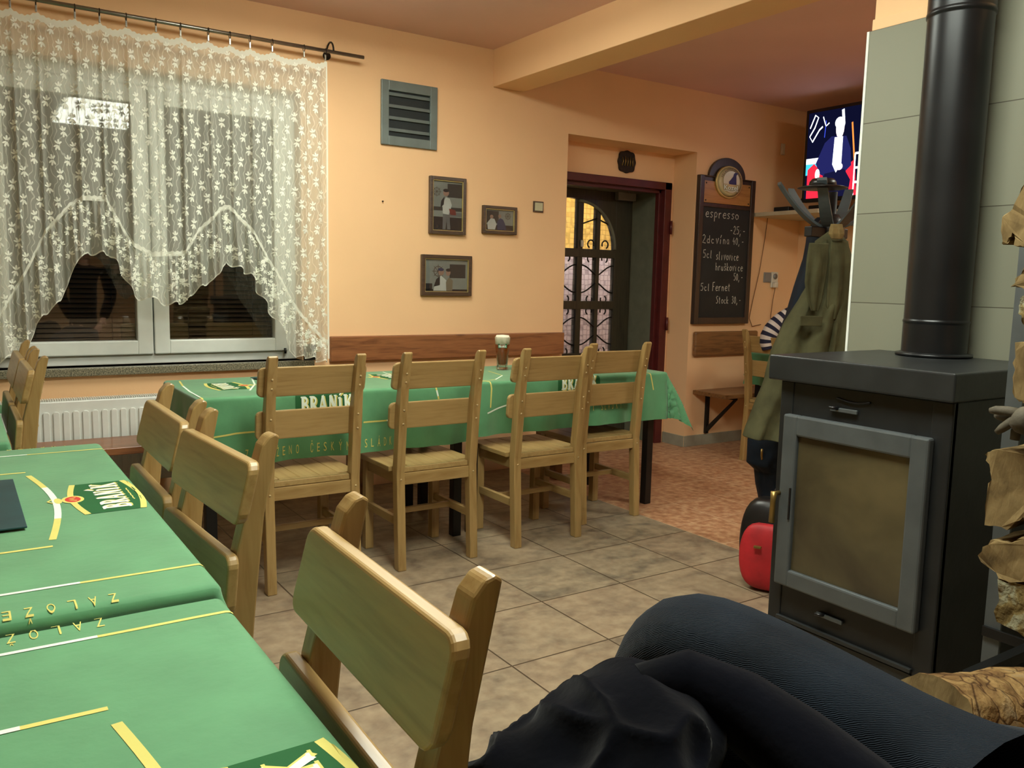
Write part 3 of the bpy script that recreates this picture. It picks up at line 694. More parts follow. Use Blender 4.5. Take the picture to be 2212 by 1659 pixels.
# socket with plug and cord
t = empty('wall_socket', (5.54, D, 1.295), label='white wall socket with a plug in it below the shelf', cat='socket')
MB().box((-.035, -.018, -.07), (.04, -.001, .055), M['plast'], .006).build('plate', t)
b = MB(); b.lathe([(.024, -.022), (.022, -.018)], M['greypl'], (0, 0, .02), 20, 'Y'); b.build('outlet', t)
t = empty('power_cord', (5.53, D, 1.25), label='thin cord with white plug hanging from the wall socket', cat='cord')
b = MB(); b.box((-.018, -.05, -.025), (.018, -.019, .02), M['plast'], .006); b.build('plug', t)
b = MB(); b.tube([(0, -.035, -.02), (.004, -.015, -.12), (-.004, -.01, -.25), (.002, -.01, -.45)], .003, M['cord'], 6); b.build('wire', t)
b = MB(); b.tube([(5.42, D-.012, 1.79), (5.40, D-.01, 1.6), (5.36, D-.01, 1.35), (5.30, D-.01, 1.12), (5.27, D-.01, .98), (5.31, D-.01, .915), (5.40, D-.02, .93)], .003, M['cord'], 6); tag(b.build('antenna_cable'), 'thin brown cable looping down the wall from the shelf', 'cable')
# ------------------------------------------------------------ chalkboard
cb = empty('menu_chalkboard', (4.93, D, .94), label='dark framed menu chalkboard with arched top and round badge on the wall', cat='chalkboard')
ZT = 1.10
b = MB(); out = [(-.30, 0), (.30, 0), (.30, ZT)] + [(.195*math.cos(a), ZT+.146*math.sin(a)) for a in [PI*i/20 for i in range(21)]] + [(-.30, ZT)]
b.prism(out, 'Y', -.024, -.001, M['cbf'], .003)
hw = .30
frame(b, -.30, .30, 0, ZT, .045, .045, .05, .01, -.04, -.02, M['cbf'], .005)
b.box((-.256, -.036, .872), (.256, -.02, .90), M['cbf'], .003)
b.build('frame', cb)
MB().box((-.256, -.0275, .048), (.256, -.024, .873), M['chalkb'], 0).build('slate', cb)
b = MB(); b.box((-.25, -.032, .903), (.25, -.024, 1.062), M['oak'], .002)
for x in (-.232, .232):
    for z in (.92, 1.045): b.lathe([(.006, -.034), (.006, -.031)], M['darksteel'], (x, 0, z), 10, 'Y')
b.build('oak_panel', cb)
bd = MB(); by = 1.065
bd.lathe([(.145, -.033), (.143, -.044), (.135, -.047), (.13, -.045)], M['gold'], (0, 0, by), 40, 'Y')
bd.lathe([(.132, -.046), (.10, -.054), (.05, -.059), (.002, -.061)], M['badge'], (0, 0, by), 40, 'Y')
for v in bd.bm.verts: v.co.z = by+(v.co.z-by)*.84
bd = bd.build('badge', cb)
b = MB(); y = -.0625
flat(b, [[(x, max(z, -.02)) for x, z in arc(0, .01, .088, .085, -20, 200, 24)]], M['badge2'], 0, by, y)
flat(b, [[(.0, -.02), (.045, -.02), (.04, .06), (.058, .082), (.03, .088), (.012, .075), (.005, .05), (-.02, .02), (-.04, .0), (-.035, -.02)]], M['navyp'], .01, by, y-.0006)
p_, wd = text2('Kozel', .015)
flat(b, p_, M['brownp'], -.074, by-.072, y-.0006, .148/wd, .042); flat(b, p_, M['pwhite'], -.077, by-.069, y-.0012, .148/wd, .042)
flat(b, strip([(-.075, 0), (.08, 0)], .004), M['pwhite'], 0, by-.078, y-.0006)
flat(b, strip(arc(0, -.06, .05, .03, 200, 340, 10), .008), M['badge2'], 0, by+.0, y-.0004)
def ringtext(s, r, a0, step, mat, h, yy):
    for i, ch in enumerate(s):
        if ch == ' ': continue
        p_, wd = text2(ch, .01); a = math.radians(a0-step*i); flat(b, [[(q[0]-wd/2, q[1]) for q in pp] for pp in p_], mat, r*math.cos(a), by+r*math.sin(a), yy, h, h, a-PI/2)
ringtext('VELKOPOPOVICKY', .099, 158, 10.5, M['brownp'], .02, -.0605)
for v in b.bm.verts: v.co.z = by+(v.co.z-by)*.84
b.build('lettering', bd)
G = {'e': [[(.1, .3), (.55, .34), (.5, .5), (.3, .55), (.1, .4), (.08, .2), (.25, .03), (.55, .1)]], 's': [[(.5, .5), (.3, .56), (.12, .45), (.3, .3), (.45, .18), (.3, .03), (.08, .08)]],
 'p': [[(.1, .55), (.08, -.35)], [(.1, .45), (.3, .57), (.5, .4), (.4, .12), (.1, .1)]], 'r': [[(.1, .52), (.12, 0)], [(.12, .3), (.25, .5), (.45, .52)]], 'o': [[(.3, .53), (.1, .42), (.06, .2), (.25, .02), (.5, .12), (.52, .38), (.3, .53)]],
 '-': [[(.1, .4), (.4, .42)]], '2': [[(.05, .8), (.25, .98), (.45, .8), (.35, .5), (.05, .05), (.55, .0)]], '5': [[(.5, .95), (.12, .92), (.1, .55), (.35, .6), (.5, .35), (.35, .05), (.05, .08)]], ',': [[(.15, .1), (.05, -.2)]], ';': [[(.15, .5), (.17, .48)], [(.15, .1), (.05, -.25)]],
 'd': [[(.45, .9), (.45, 0)], [(.45, .45), (.2, .5), (.08, .25), (.2, .02), (.45, .12)]], 'c': [[(.45, .45), (.2, .5), (.08, .25), (.25, .02), (.5, .08)]], 'l': [[(.2, .9), (.16, .1), (.26, 0)]], 'v': [[(.05, .55), (.22, 0), (.5, .6)]], 'i': [[(.2, .52), (.18, 0)], [(.2, .7), (.21, .72)]], 'í': [[(.2, .5), (.18, 0)], [(.18, .65), (.35, .95)]],
 'n': [[(.08, .52), (.08, 0)], [(.08, .35), (.25, .52), (.4, .4), (.42, 0)]], 'a': [[(.42, .5), (.2, .52), (.06, .25), (.2, .02), (.42, .2), (.42, .5), (.46, 0)]], '4': [[(.3, .9), (.05, .4), (.5, .38)], [(.38, .6), (.36, 0)]], '0': [[(.25, .9), (.06, .6), (.08, .2), (.28, .0), (.45, .25), (.45, .65), (.25, .9)]],
 'h': [[(.08, .9), (.08, 0)], [(.08, .35), (.25, .5), (.42, .38), (.42, 0)]], 'u': [[(.08, .5), (.08, .1), (.25, .0), (.42, .15)], [(.42, .5), (.44, 0)]], 'š': [[(.5, .5), (.3, .56), (.12, .45), (.3, .3), (.45, .18), (.3, .03), (.08, .08)], [(.15, .85), (.28, .68), (.42, .86)]], 'k': [[(.08, .9), (.08, 0)], [(.45, .5), (.1, .25), (.45, 0)]],
 'F': [[(.12, .95), (.08, 0)], [(.12, .93), (.5, .97)], [(.1, .5), (.4, .52)]], 't': [[(.22, .85), (.2, .1), (.35, 0)], [(.05, .58), (.42, .6)]], 'S': [[(.52, .85), (.3, .96), (.1, .78), (.3, .52), (.48, .28), (.3, .02), (.06, .1)]], '3': [[(.08, .85), (.3, .95), (.45, .75), (.25, .52), (.48, .28), (.3, .02), (.05, .1)]]}
def write(s, x0, x1, z, h, dz=0):
    b = MB(); x0 = x0*.93+.032; x1 = x1*.93+.032; n_ = len(s); st = (x1-x0)/n_
    for i, ch in enumerate(s):
        for L in G.get(ch, []):
            pts = [(x0+i*st+p[0]*st*1.45, z+dz*i/n_+p[1]*h+R.uniform(-.0008, .0008)) for p in L]
            flat(b, strip(pts, .0052), M['chalk'], 0, 0, -.0285)
    b.build('chalk_writing', cb)
k = 4.93
write('espresso', 4.655-k, 5.05-k, 1.735-.94, .075); write('-25;-', 4.95-k, 5.14-k, 1.625-.94, .062)
write('2dc', 4.635-k, 4.78-k, 1.545-.94, .065); write('vína', 4.79-k, 4.955-k, 1.545-.94, .07); write('40,-', 4.985-k, 5.13-k, 1.545-.94, .06)
write('5cl', 4.65-k, 4.77-k, 1.435-.94, .065); write('slivovice', 4.80-k, 5.07-k, 1.425-.94, .07); write('hruškovice', 4.80-k, 5.13-k, 1.345-.94, .065); write('50,-', 5.02-k, 5.14-k, 1.272-.94, .06)
write('5cl', 4.64-k, 4.76-k, 1.19-.94, .06); write('Fernet', 4.775-k, 4.995-k, 1.19-.94, .068); write('Stock', 4.825-k, 4.98-k, 1.095-.94, .06); write('30,-', 5.01-k, 5.13-k, 1.095-.94, .06)
# ------------------------------------------------------------ television corner
t = empty('wall_shelf', (5.53, 4.26, 1.8), label='pale wall shelf holding small electronics below the television', cat='shelf')
b = MB(); b.prism([(-.285, .305), (.289, .305), (.289, -.42), (-.05, -.42), (-.285, -.30)], 'Z', -.03, 0, M['shelf'], .003); b.build('board', t)
b = MB(); b.box((.15, -.30, -.10), (.285, -.27, -.03), M['greypl'], .003); b.build('bracket', t)
tvt = empty('television', (5.37, 3.66, 2.20), math.radians(-90), label='flat television high in the corner showing a seated man on stage', cat='television')
# local: x -> along screen (left..right as seen), y -> into wall, z up
b = MB(); b.box((-.55, -.0, -.335), (.55, .055, .335), M['blk'], .006); b.box((-.3, .055, -.2), (.3, .11, .15), M['blk'], .01); b.build('housing', tvt)
b = MB(); b.box((-.06, .11, -.06), (.06, .45, .06), M['black'], .004); b.build('wall_bracket', tvt)
E_ = {k: emit('screen_'+k, v, s) for k, (v, s) in dict(bg=((12, 14, 40), 1.2), white=((236, 244, 255), 3.0), cyan=((60, 190, 220), 1.6), blue=((60, 80, 220), 1.6), suit=((34, 36, 92), 1.2), red=((236, 40, 60), 1.6), skin=((255, 226, 226), 2.2), orange=((255, 140, 60), 1.6), trous=((24, 24, 60), 1.0)).items()}
b = MB(); flat(b, rect(-.525, -.31, .525, .31), E_['bg'], 0, 0, -.001)
def S_(p, m_, k=1): flat(b, [[(-.525+.68*(q[0]+.525), q[1]) for q in pp] for pp in p], E_[m_], 0, 0, -.001-.0004*k)
S_(rect(-.525, -.06, -.36, -.02), 'white'); S_(rect(-.525, -.14, -.36, -.06), 'cyan'); S_(strip([(-.50, .2), (-.44, .29), (-.40, .27), (-.44, .2), (-.50, .14), (-.46, .1), (-.38, .18), (-.34, .2)], .012), 'white'); S_(strip([(-.34, .27), (-.30, .2), (-.26, .22)], .01), 'white'); S_(strip([(-.30, .24), (-.31, .12)], .008), 'blue')
S_(rect(-.40, -.31, -.30, -.12), 'red'); S_([[(-.5, -.31), (-.5, -.1), (-.42, -.06), (-.36, -.1), (-.36, -.31)]], 'red', 2)
S_([[(-.02, -.31), (-.02, -.1), (.08, -.06), (.12, -.31)]], 'red'); S_(strip([(-.1, .3), (-.08, .2), (-.1, .14)], .03), 'white')
S_([[(-.40, -.06), (-.30, .08), (-.22, .12), (-.04, .11), (.02, .02), (.04, -.1), (-.03, -.14), (-.28, -.16), (-.34, -.14)]], 'suit', 3); S_([[(-.34, -.31), (-.28, -.14), (-.04, -.12), (.04, -.2), (.02, -.31)]], 'trous', 4)
S_([[(-.18, .11), (-.08, .11), (-.08, -.08), (-.14, -.14), (-.19, -.08)]], 'white', 5); S_(ell(-.12, .17, .05, .07), 'skin', 6); S_(ell(-.13, .21, .055, .04), 'white', 7); S_(ell(-.37, -.14, .03, .04), 'skin', 7); S_(ell(-.10, -.10, .04, .025), 'skin', 7)
S_(strip([(.02, .2), (.08, -.1)], .018), 'orange'); 
for k in range(3): S_(strip([(.08, -.02-.1*k), (.3, -.02-.1*k)], .015), 'white', 2)
S_(strip([(.08, -.02), (.08, -.31)], .015), 'white', 2); S_(strip([(.3, -.02), (.3, -.31)], .015), 'white', 2); S_([[(.35, -.31), (.35, .1), (.5, .12), (.5, -.31)]], 'blue')
b.build('screen', tvt)
o = MB(); o.box((-.11, -.07, 0), (.11, .07, .04), M['blk'], .004); o = o.build('set_top_box', loc=(5.44, 4.36, 1.8005)); tag(o, 'flat black set top box at the left end of the shelf', 'electronics')
b = MB(); b.box((-.11, .0702, .0), (-.105, .0704, .01), M['plast'], 0)
b.bm.free()
o = MB(); o.box((-.1, -.09, 0), (.1, .09, .06), M['blk'], .006); o = o.build('receiver', loc=(5.66, 4.2, 1.8005)); tag(o, 'black receiver box further right on the shelf', 'electronics')
b = MB(); b.tube([(5.5, 4.35, 1.842), (5.52, 4.3, 1.95), (5.50, 4.2, 2.02), (5.47, 4.1, 2.0)], .004, M['blk'], 6); tag(b.build('television_cable'), 'black cable rising from shelf to the television', 'cable')
# ------------------------------------------------------------ cloths
class Cloth:
    def __init__(s, x0, x1, y0, y1, zt, drops, seed, fold=.012, rnd=.014, step=None):
        s.a = (x0, x1, y0, y1); s.z = zt; s.dr = drops; s.sd = seed; s.f = fold; s.r = rnd; s.step = step
        s.b = MB()
    def S(s, u, v, off=0):
        x0, x1, y0, y1 = s.a; cx = min(max(u, x0), x1); cy = min(max(v, y0), y1)
        ox, oy = u-cx, v-cy; d = math.hypot(ox, oy)
        if d < 1e-6:
            n_ = noise.noise(Vector((u*2.2+s.sd, v*2.2, 0)))*.0015+max(0, noise.noise(Vector((u*5+s.sd, v*2.0, 3))))*.002
            return Vector((u, v, s.z+n_+off*.45))
        nx, ny = ox/d, oy/d; r = s.r; q = r*PI/2
        if d < q: h, z = r*math.sin(d/r), -r*(1-math.cos(d/r))
        else:
            e = d-q; along = (cx*abs(ny)+cy*abs(nx))+math.atan2(ny, nx)*.15
            cor = abs(nx*ny)*2
            rip = s.f*min(1, e/.18)*(math.sin(along*16+s.sd)+.6*math.sin(along*37+s.sd*2)+.4*noise.noise(Vector((along*6, e*5, s.sd))))
            h = r+abs(s.f*.5)*min(1, e/.1)+rip+cor*e*.38; z = -r-e*(1-.12*cor)
        up = math.cos(min(d/r, PI/2)); o = off
        return Vector((cx+nx*(h+o*(1-up)), cy+ny*(h+o*(1-up)), s.z+z+o*up))
    def sheet(s, mat, n=.022):
        x0, x1, y0, y1 = s.a; l, r_, f, b_ = s.dr
        us = s.lines(x0-l, x0, x1, x1+r_, n); vs = s.lines(y0-f, y0, y1, y1+b_, n)
        g = [[s.S(u, v) for v in vs] for u in us]; s.b.loft(g, mat, closed=False, cap=False)
    def lines(s, a, b_, c, d, n):
        out = []
        for p, q in ((a, b_), (b_, c), (c, d)):
            if q-p < 1e-6: continue
            fine = .004 if (p, q) != (b_, c) else n
            k = max(1, int((q-p)/(n*.6 if fine < n else n)))
            if (p, q) != (b_, c):
                # dense near the fold
                t_ = [i/k for i in range(k+1)]
                seq = [p+(q-p)*x for x in t_]; e = [b_ - x for x in (.004, .009, .014, .02)] if p == a else [c + x for x in (.004, .009, .014, .02)]
                seq += [x for x in e if p < x < q]; out += seq
            else: out += [p+(q-p)*i/k for i in range(k+1)]
        return sorted(set(round(x, 5) for x in out))
    def decal(s, polys, mat, ox, oy, rot=0, sc_=1, lev=1, sy=None):
        sy = sc_ if sy is None else sy; c_, s_ = math.cos(rot), math.sin(rot)
        t = bmesh.new()
        for p in polys:
            try: t.faces.new([t.verts.new((ox+q[0]*sc_*c_-q[1]*sy*s_, oy+q[0]*sc_*s_+q[1]*sy*c_, 0)) for q in p])
            except Exception: pass
        if not t.verts: t.free(); return
        for ax in (0, 1):
            lo = min(v.co[ax] for v in t.verts); hi = max(v.co[ax] for v in t.verts)
            cuts = [lo+(hi-lo)*i/max(1, int((hi-lo)/.02)) for i in range(1, max(1, int((hi-lo)/.02)))]
            for e, sg in ((s.a[ax*2], -1), (s.a[ax*2+1], 1)): cuts += [c2 for c2 in (e, e+sg*.006, e+sg*.012, e+sg*.018, e+sg*.024) if lo < c2 < hi]
            for c2 in cuts:
                co = Vector((0, 0, 0)); co[ax] = c2; no = Vector((0, 0, 0)); no[ax] = 1
                bmesh.ops.bisect_plane(t, geom=t.verts[:]+t.edges[:]+t.faces[:], plane_co=co, plane_no=no, dist=1e-6)
        for v in t.verts: v.co = s.S(v.co.x, v.co.y, .0009+.0005*lev)
        s.b.merge(t, mat)
    def logo(s, cx, cy, rot, w=.27, vs=1.0):
        k = w; sy_ = w*vs
        top = [(-.5, .30)] + [(-.5+i/10, .30+.07*math.sin(PI*i/10)) for i in range(1, 10)] + [(.5, .30)]
        bot = [(.5, -.16)] + [(.5-i/10, -.16-.07*math.sin(PI*i/10)) for i in range(1, 10)] + [(-.5, -.16)]
        s.decal([top+bot], M['clothd'], cx, cy, rot, k, 1, sy_)
        s.decal(strip([(-.5+i/12, .31+.07*math.sin(PI*i/12)) for i in range(13)], .055), M['pyel'], cx, cy, rot, k, 2, sy_)
        s.decal(strip([(-.5+i/12, -.17-.07*math.sin(PI*i/12)) for i in range(13)], .055), M['pyel'], cx, cy, rot, k, 2, sy_)
        s.decal(ell(0, .37, .12, .10, 20)+ell(0, .50, .09, .035, 12), M['pyel'], cx, cy, rot, k, 3, sy_)
        s.decal(ell(0, .37, .09, .07, 20), M['pred'], cx, cy, rot, k, 4, sy_)
        s.decal(strip([(-.05, .34), (-.02, .40), (0, .36), (.02, .40), (.05, .34)], .014), M['pyel'], cx, cy, rot, k, 5, sy_)
        s.decal(strip([(-.06, .55), (0, .59), (.06, .55)], .02), M['pyel'], cx, cy, rot, k, 4, sy_)
        P, W_ = branik(); f = .84/W_
        s.decal([[(q[0]*f-.40, q[1]*.25-.10) for q in p] for p in P], M['pyel'], cx, cy, rot, k, 4, sy_)
        s.decal([[(q[0]*f-.42, q[1]*.25-.085) for q in p] for p in P], M['pwhite'], cx, cy, rot, k, 5, sy_)
        s.decal([[(q[0]-.2, q[1]) for q in p] for p in strip([(.05*i, -.155+.006*(i % 2)) for i in range(9)], .012)], M['pyel'], cx, cy, rot, k, 3, sy_)
    def line(s, pts, wd=.009, mat=None, two=True):
        mat = mat or M['pyel']; s.decal(strip(pts, wd), mat, 0, 0, 0, 1, 1)
        if two:
            n_ = len(pts); a = Vector(pts[0]); c = Vector(pts[-1])
            if n_ == 2: pts = [a.lerp(c, .25), a.lerp(c, .75)]
            else: pts = pts[n_//4:n_-n_//4]
            s.decal(strip([tuple(p) for p in pts], wd*1.02), M['pwhite'], 0, 0, 0, 1, 2)
    def text(s, body, cx, cy, rot, L, h):
        """widely spaced narrow capitals centred on (cx, cy)"""
        st = L/len(body); c_, s_ = math.cos(rot), math.sin(rot)
        for i, ch in enumerate(body):
            if ch == ' ': continue
            P, W_ = text2(ch, .0); x = -L/2+(i+.5)*st; fw = st*.40/max(W_, .5)
            s.decal([[(x+(q[0]-W_/2)*fw, q[1]*h) for q in p] for p in P], M['pyel'], cx, cy, rot, 1, 2)
    def build(s, label, grp):
        o = s.b.build('tablecloth'); return tag(o, label, 'tablecloth', grp)
def table(x0, x1, y0, y1, zt, label, name='dining_table'):
    t = empty(name, ((x0+x1)/2, (y0+y1)/2, 0), label=label, cat='table'); hx, hy = (x1-x0)/2, (y1-y0)/2
    MB().box((-hx, -hy, zt-.028), (hx, hy, zt), M['pine'], .003).build('tabletop', t)
    b = MB(); frame_ = ((-hx+.06, -hy+.05, hx-.06, -hy+.08), (-hx+.06, hy-.08, hx-.06, hy-.05), (-hx+.05, -hy+.06, -hx+.08, hy-.06), (hx-.08, -hy+.06, hx-.05, hy-.06))
    for a in frame_: b.box((a[0], a[1], zt-.085), (a[2], a[3], zt-.0285), M['black'], .002)
    b.build('apron', t)
    for sx in (-1, 1):
        for sy in (-1, 1):
            cx, cy = sx*(hx-.037), sy*(hy-.05); b = MB(); b.box((cx-.022, cy-.022, 0), (cx+.022, cy+.022, zt-.03), M['black'], .003); b.build('leg', t)
    return t
CG = 'green printed tablecloths'
TEXT = 'ZALOŽENO ČESKÝMI SLÁDKY'
def cloth_pattern(c, cx, cy, hx, hy, along='x'):
    pass
# far tables
table(.80, 2.02, 3.41, 4.02, .742, 'black-legged table under the left half of the far row of cloths')
table(2.035, 3.255, 3.41, 4.02, .742, 'black-legged table under the right half of the far row of cloths')
c = Cloth(.795, 2.045, 3.40, 4.03, .747, (.27, .0, .285, .13), 1.3)
c.sheet(M['cloth'])
c.logo(1.305, 3.40-.067, 0, .27); c.text(TEXT, 1.30, 3.40-.262, 0, .70, .040)
c.line([(1.47, 3.40-.150), (1.92, 3.40-.150)], .007); c.line([(.80, 3.40-.19), (.84, 3.40-.165), (.92, 3.40-.155), (1.14, 3.40-.150)], .007, two=False)
c.logo(.965, 3.73, -PI/2, .25); c.line([(.84, 3.98), (.815, 3.8), (.80, 3.6), (.797, 3.42), (.80, 3.36)], .008); c.line([(1.165, 3.98), (1.11, 3.75), (1.03, 3.55)], .008)
c.line([(1.845, 3.99), (1.82, 3.8), (1.765, 3.64)], .007); c.line([(1.83, 3.385), (1.843, 3.40-.07)], .008); c.logo(1.80, 3.80, PI/2, .22)
c.build('green printed tablecloth on the left far table, hanging low in front', CG)
c = Cloth(2.05, 3.27, 3.40, 4.03, .750, (.0, .26, .265, .13), 4.1)
c.sheet(M['cloth'])
c.logo(2.66, 3.40-.045, 0, .27); c.text(TEXT, 2.64, 3.40-.185, 0, .62, .038)
c.line([(2.37, 3.80), (2.33, 3.6), (2.20, 3.46), (2.10, 3.42)], .007); c.line([(2.09, 3.41), (2.125, 3.395), (2.13, 3.40-.04), (2.12, 3.40-.13)], .008, two=False); c.line([(2.10, 3.40-.155), (2.24, 3.40-.12), (2.36, 3.40-.11)], .007)
c.line([(3.13, 3.40), (3.15, 3.39), (3.17, 3.40-.1)], .008, two=False); c.line([(3.0, 3.98), (3.05, 3.7), (3.12, 3.45)], .007)
c.build('green printed tablecloth on the right far table with a flared corner', CG)
# near tables
table(-.43, .302, 1.29, 2.54, .752, 'middle table between the near chairs and the bench')
table(-.43, .302, .05, 1.27, .734, 'nearest table at the lower left, a little lower than the next')
def near_pattern(c, cy, sideonly=False):
    def L(p, **k): c.line(p, **k)
    c.logo(.268, cy, PI/2, .27, .78); c.logo(-.382, cy, -PI/2, .27, .78)
    L([(.128+.030*math.cos(PI/2*q/8), cy+.28*q/8) for q in range(8, -9, -1)], wd=.012); L([(-.250, cy+.28), (-.272, cy), (-.246, cy-.28)], wd=.012)
    for s_ in (-1, 1):
        L([(-.22, cy+s_*.32), (.125, cy+s_*.32)], wd=.009); L([(-.42, cy+s_*.535), (.33, cy+s_*.535)], wd=.008)
c = Cloth(-.44, .312, 1.30, 2.55, .757, (.25, .22, .040, .20), 2.2, fold=.005, rnd=.016)
c.sheet(M['cloth']); near_pattern(c, 1.93); c.text(TEXT, -.05, 2.545, 0, .60, .035); c.text(TEXT, -.12, 1.322, PI, .62, .034)
c.build('green printed tablecloth on the middle table with a dark menu on it', CG)
c = Cloth(-.44, .312, .04, 1.275, .739, (.25, .22, .20, .0), 6.4, fold=.005, rnd=.014)
c.sheet(M['cloth']); near_pattern(c, .68); c.text(TEXT, -.145, 1.280, PI, .62, .034)
c.build('nearest green printed tablecloth at the lower left edge', CG)
# left table
table(-.70, .095, 2.74, 4.3, .745, 'table at the left edge beyond the middle table')
c = Cloth(-.71, .105, 2.73, 4.31, .75, (.2, .16, .2, .1), 8.7); c.sheet(M['cloth']); c.line([(.08, 2.8), (.07, 3.4)], .008); c.text(TEXT, -.2, 2.76, PI, .5, .03)
c.build('green tablecloth at the left edge behind the middle table', CG)
# right room table
table(4.91, 5.60, 3.50, 4.20, .742, 'table behind the hanging coats near the wall bench')
c = Cloth(4.90, 5.61, 3.49, 4.21, .747, (.24, .2, .2, .02), 5.5, .02); c.sheet(M['cloth']); c.line([(4.95, 3.6), (4.95, 4.1)], .012); c.build('green tablecloth just visible behind the hanging coats', CG)
# menus, beer
def menu(x, y, rz, z, label, sx=.21, sy=.42):
    t = empty('menu_folder', (x, y, z), rz, label=label, cat='menu', group='dark menu folders lying on the cloths')
    b = MB(); b.box((-sx/2, -sy/2, 0), (sx/2, sy/2, .0035), M['menu'], .001); b.build('cover', t)
    b = MB(); b.box((sx/2-.05, -sy/2+.03, .0036), (sx/2-.046, -sy/2+.10, .0042), M['gold'], 0); b.build('gold_line', t)
menu(-.01, 1.945, 0, .7615, 'dark teal menu folder on the middle table at the left edge')
menu(1.30, 3.90, .3, .7515, 'dark menu folder on the left far table behind the first chair', .26, .18)
t = empty('beer_glass', (2.475, 3.83, .7545), label='half litre glass of amber beer with white foam on the far table', cat='glass')
b = MB(); b.lathe([(.030, 0), (.031, .012), (.029, .02), (.033, .08), (.042, .17), (.042, .175), (.040, .175), (.031, .08), (.026, .026), (.002, .024)], M['glass'], (0, 0, 0), 10, smooth=False); b.build('glass', t)
b = MB(); b.lathe([(.0255, .027), (.0305, .08), (.0365, .135)], M['beer'], (0, 0, 0), 20); b.build('beer', t)
b = MB(); b.lathe([(.0367, .1355), (.0395, .172), (.034, .184), (.002, .187)], M['foam'], (0, 0, 0), 20); b.build('foam', t)
b = MB(); P, W_ = branik()
bx = [[(-.5, -.2), (.5, -.2), (.5, .32), (-.5, .32)]]
for (polys, mt, dr) in ((bx, M['clothd'], .0005), ([[(q[0]*.84/W_-.42, q[1]*.26-.1) for q in p] for p in P], M['pwhite'], .0012)):
    for p in polys:
        pts = []
        for q in p:
            a = -PI/2-.55+q[0]*.050/.04; z = .125+q[1]*.045; r_ = .0405+dr
            pts.append((r_*math.cos(a), r_*math.sin(a), z))
        b.face(pts, mt)
b.build('printed_label', t)
o = MB(); o.box((-.035, -.004, 0), (.035, .004, .09), M['blk'], .001)
for i in range(4): o.box((-.02+.012*i, -.0045, .02), (-.014+.012*i, -.0041, .045), M['pwhite'], 0)
o = o.build('table_card', loc=(1.66, 4.553, .7655)); tag(o, 'small black card standing on the window sill behind the curtain end', 'card')
# ------------------------------------------------------------ chairs
def make_chair():
    t = empty('wooden_chair')
    # side profile of rear post (y, z), y=0 is the front plane of the post at seat height
    prof = [(-.062, 0), (-.020, 0), (.006, .42), (-.010, .60), (-.021, .716), (-.063, .885), (-.072, .915), (-.086, .931), (-.098, .935), (-.107, .929), (-.075, .78), (-.056, .60), (-.040, .42)]
    for s_ in (-1, 1):
        x0, x1 = (s_*.176-.019, s_*.176+.019); b = MB(); b.prism(prof, 'X', x0, x1, M['beechz'], .004, 2); p = b.build('rear_post', t)
        for z in (.845, .808, .690, .632, .392):
            yb = -.075-(z-.78)*(.032/.149) if z > .78 else -.056-(z-.60)*(.019/.18) if z > .6 else -.041
            b = MB(); b.lathe([(.0042, -.0025), (.0042, .001)], M['plug'], (s_*.176, yb, z), 10, 'Y'); b.build('screw_plug', p)
    for (z0, z1) in ((.772, .888), (.603, .716)):
        def yf(z): return -.021-(z-.716)*(.042/.169) if z > .74 else -.010-(z-.60)*(.011/.116)
        b = MB(); t_ = bmesh.new()
        hw_ = .217; r_ = .022; pts = []
        for (cx, cz, a0) in ((hw_-r_, z1-r_, 0), (-hw_+r_, z1-r_, 90), (-hw_+r_, z0+r_, 180), (hw_-r_, z0+r_, 270)):
            for k in range(5):
                a = math.radians(a0+90*k/4); pts.append((cx+r_*math.cos(a), cz+r_*math.sin(a)))
        A = [t_.verts.new((p[0], yf(p[1])+.0005, p[1])) for p in pts]; B = [t_.verts.new((p[0], yf(p[1])+.0225, p[1])) for p in pts]
        t_.faces.new(A); t_.faces.new(B[::-1]); n_ = len(pts)
        for i in range(n_): t_.faces.new((A[(i+1) % n_], A[i], B[i], B[(i+1) % n_]))
        bmesh.ops.recalc_face_normals(t_, faces=t_.faces[:]); ed = [e for e in t_.edges if len(e.link_faces) == 2 and any(len(f.verts) > 8 for f in e.link_faces)]
        bmesh.ops.bevel(t_, geom=ed, offset=.005, segments=3, profile=.5, affect='EDGES')
        b.merge(t_, M['beechx']); b.build('back_slat', t)
    b = MB(); n_ = 5
    for i in range(n_):
        x0 = -.205+i*.41/n_; x1 = x0+.41/n_
        b.box((x0+.0003, -.0 if 0 < i < 4 else .020, .418), (x1-.0003, .352, .441), M['beechy'], .003)
    b.box((-.155, -.028, .418), (.155, .0, .441), M['beechy'], .003); b.build('seat', t)
    for s_ in (-1, 1):
        b = MB(); b.box((s_*.17-.02, .29, 0), (s_*.17+.02, .33, .4175), M['beechz'], .004); b.build('front_leg', t)
        b = MB(); b.box((s_*.17-.011, .012, .366), (s_*.17+.011, .30, .4175), M['beechy'], .002); b.build('side_rail', t)
        b = MB(); b.box((s_*.17-.010, -.01, .185), (s_*.17+.010, .30, .22), M['beechy'], .002); b.build('stretcher', t)
    b = MB(); b.box((-.158, -.034, .366), (.158, -.014, .4165), M['beechx'], .002); b.build('rear_rail', t)
    b = MB(); b.box((-.152, .30, .366), (.152, .32, .4175), M['beechx'], .002); b.build('front_rail', t)
    b = MB(); b.box((-.162, .14, .19), (.162, .16, .215), M['beechx'], .002); b.build('cross_stretcher', t)
    return t
ch0 = make_chair(); used = False
def chair(x, y, rz, label, group):
    global used
    o = ch0 if not used else copy_tree(ch0); used = True
    o.location = (x, y, 0); o.rotation_euler = (0, 0, math.radians(rz)); tag(o, label, 'chair', group); return o
g1 = 'light wooden chairs along the far row of tables'
chair(1.157, 3.18, 0, 'leftmost light wooden chair at the far tables, seen from behind under the curtain end', g1)
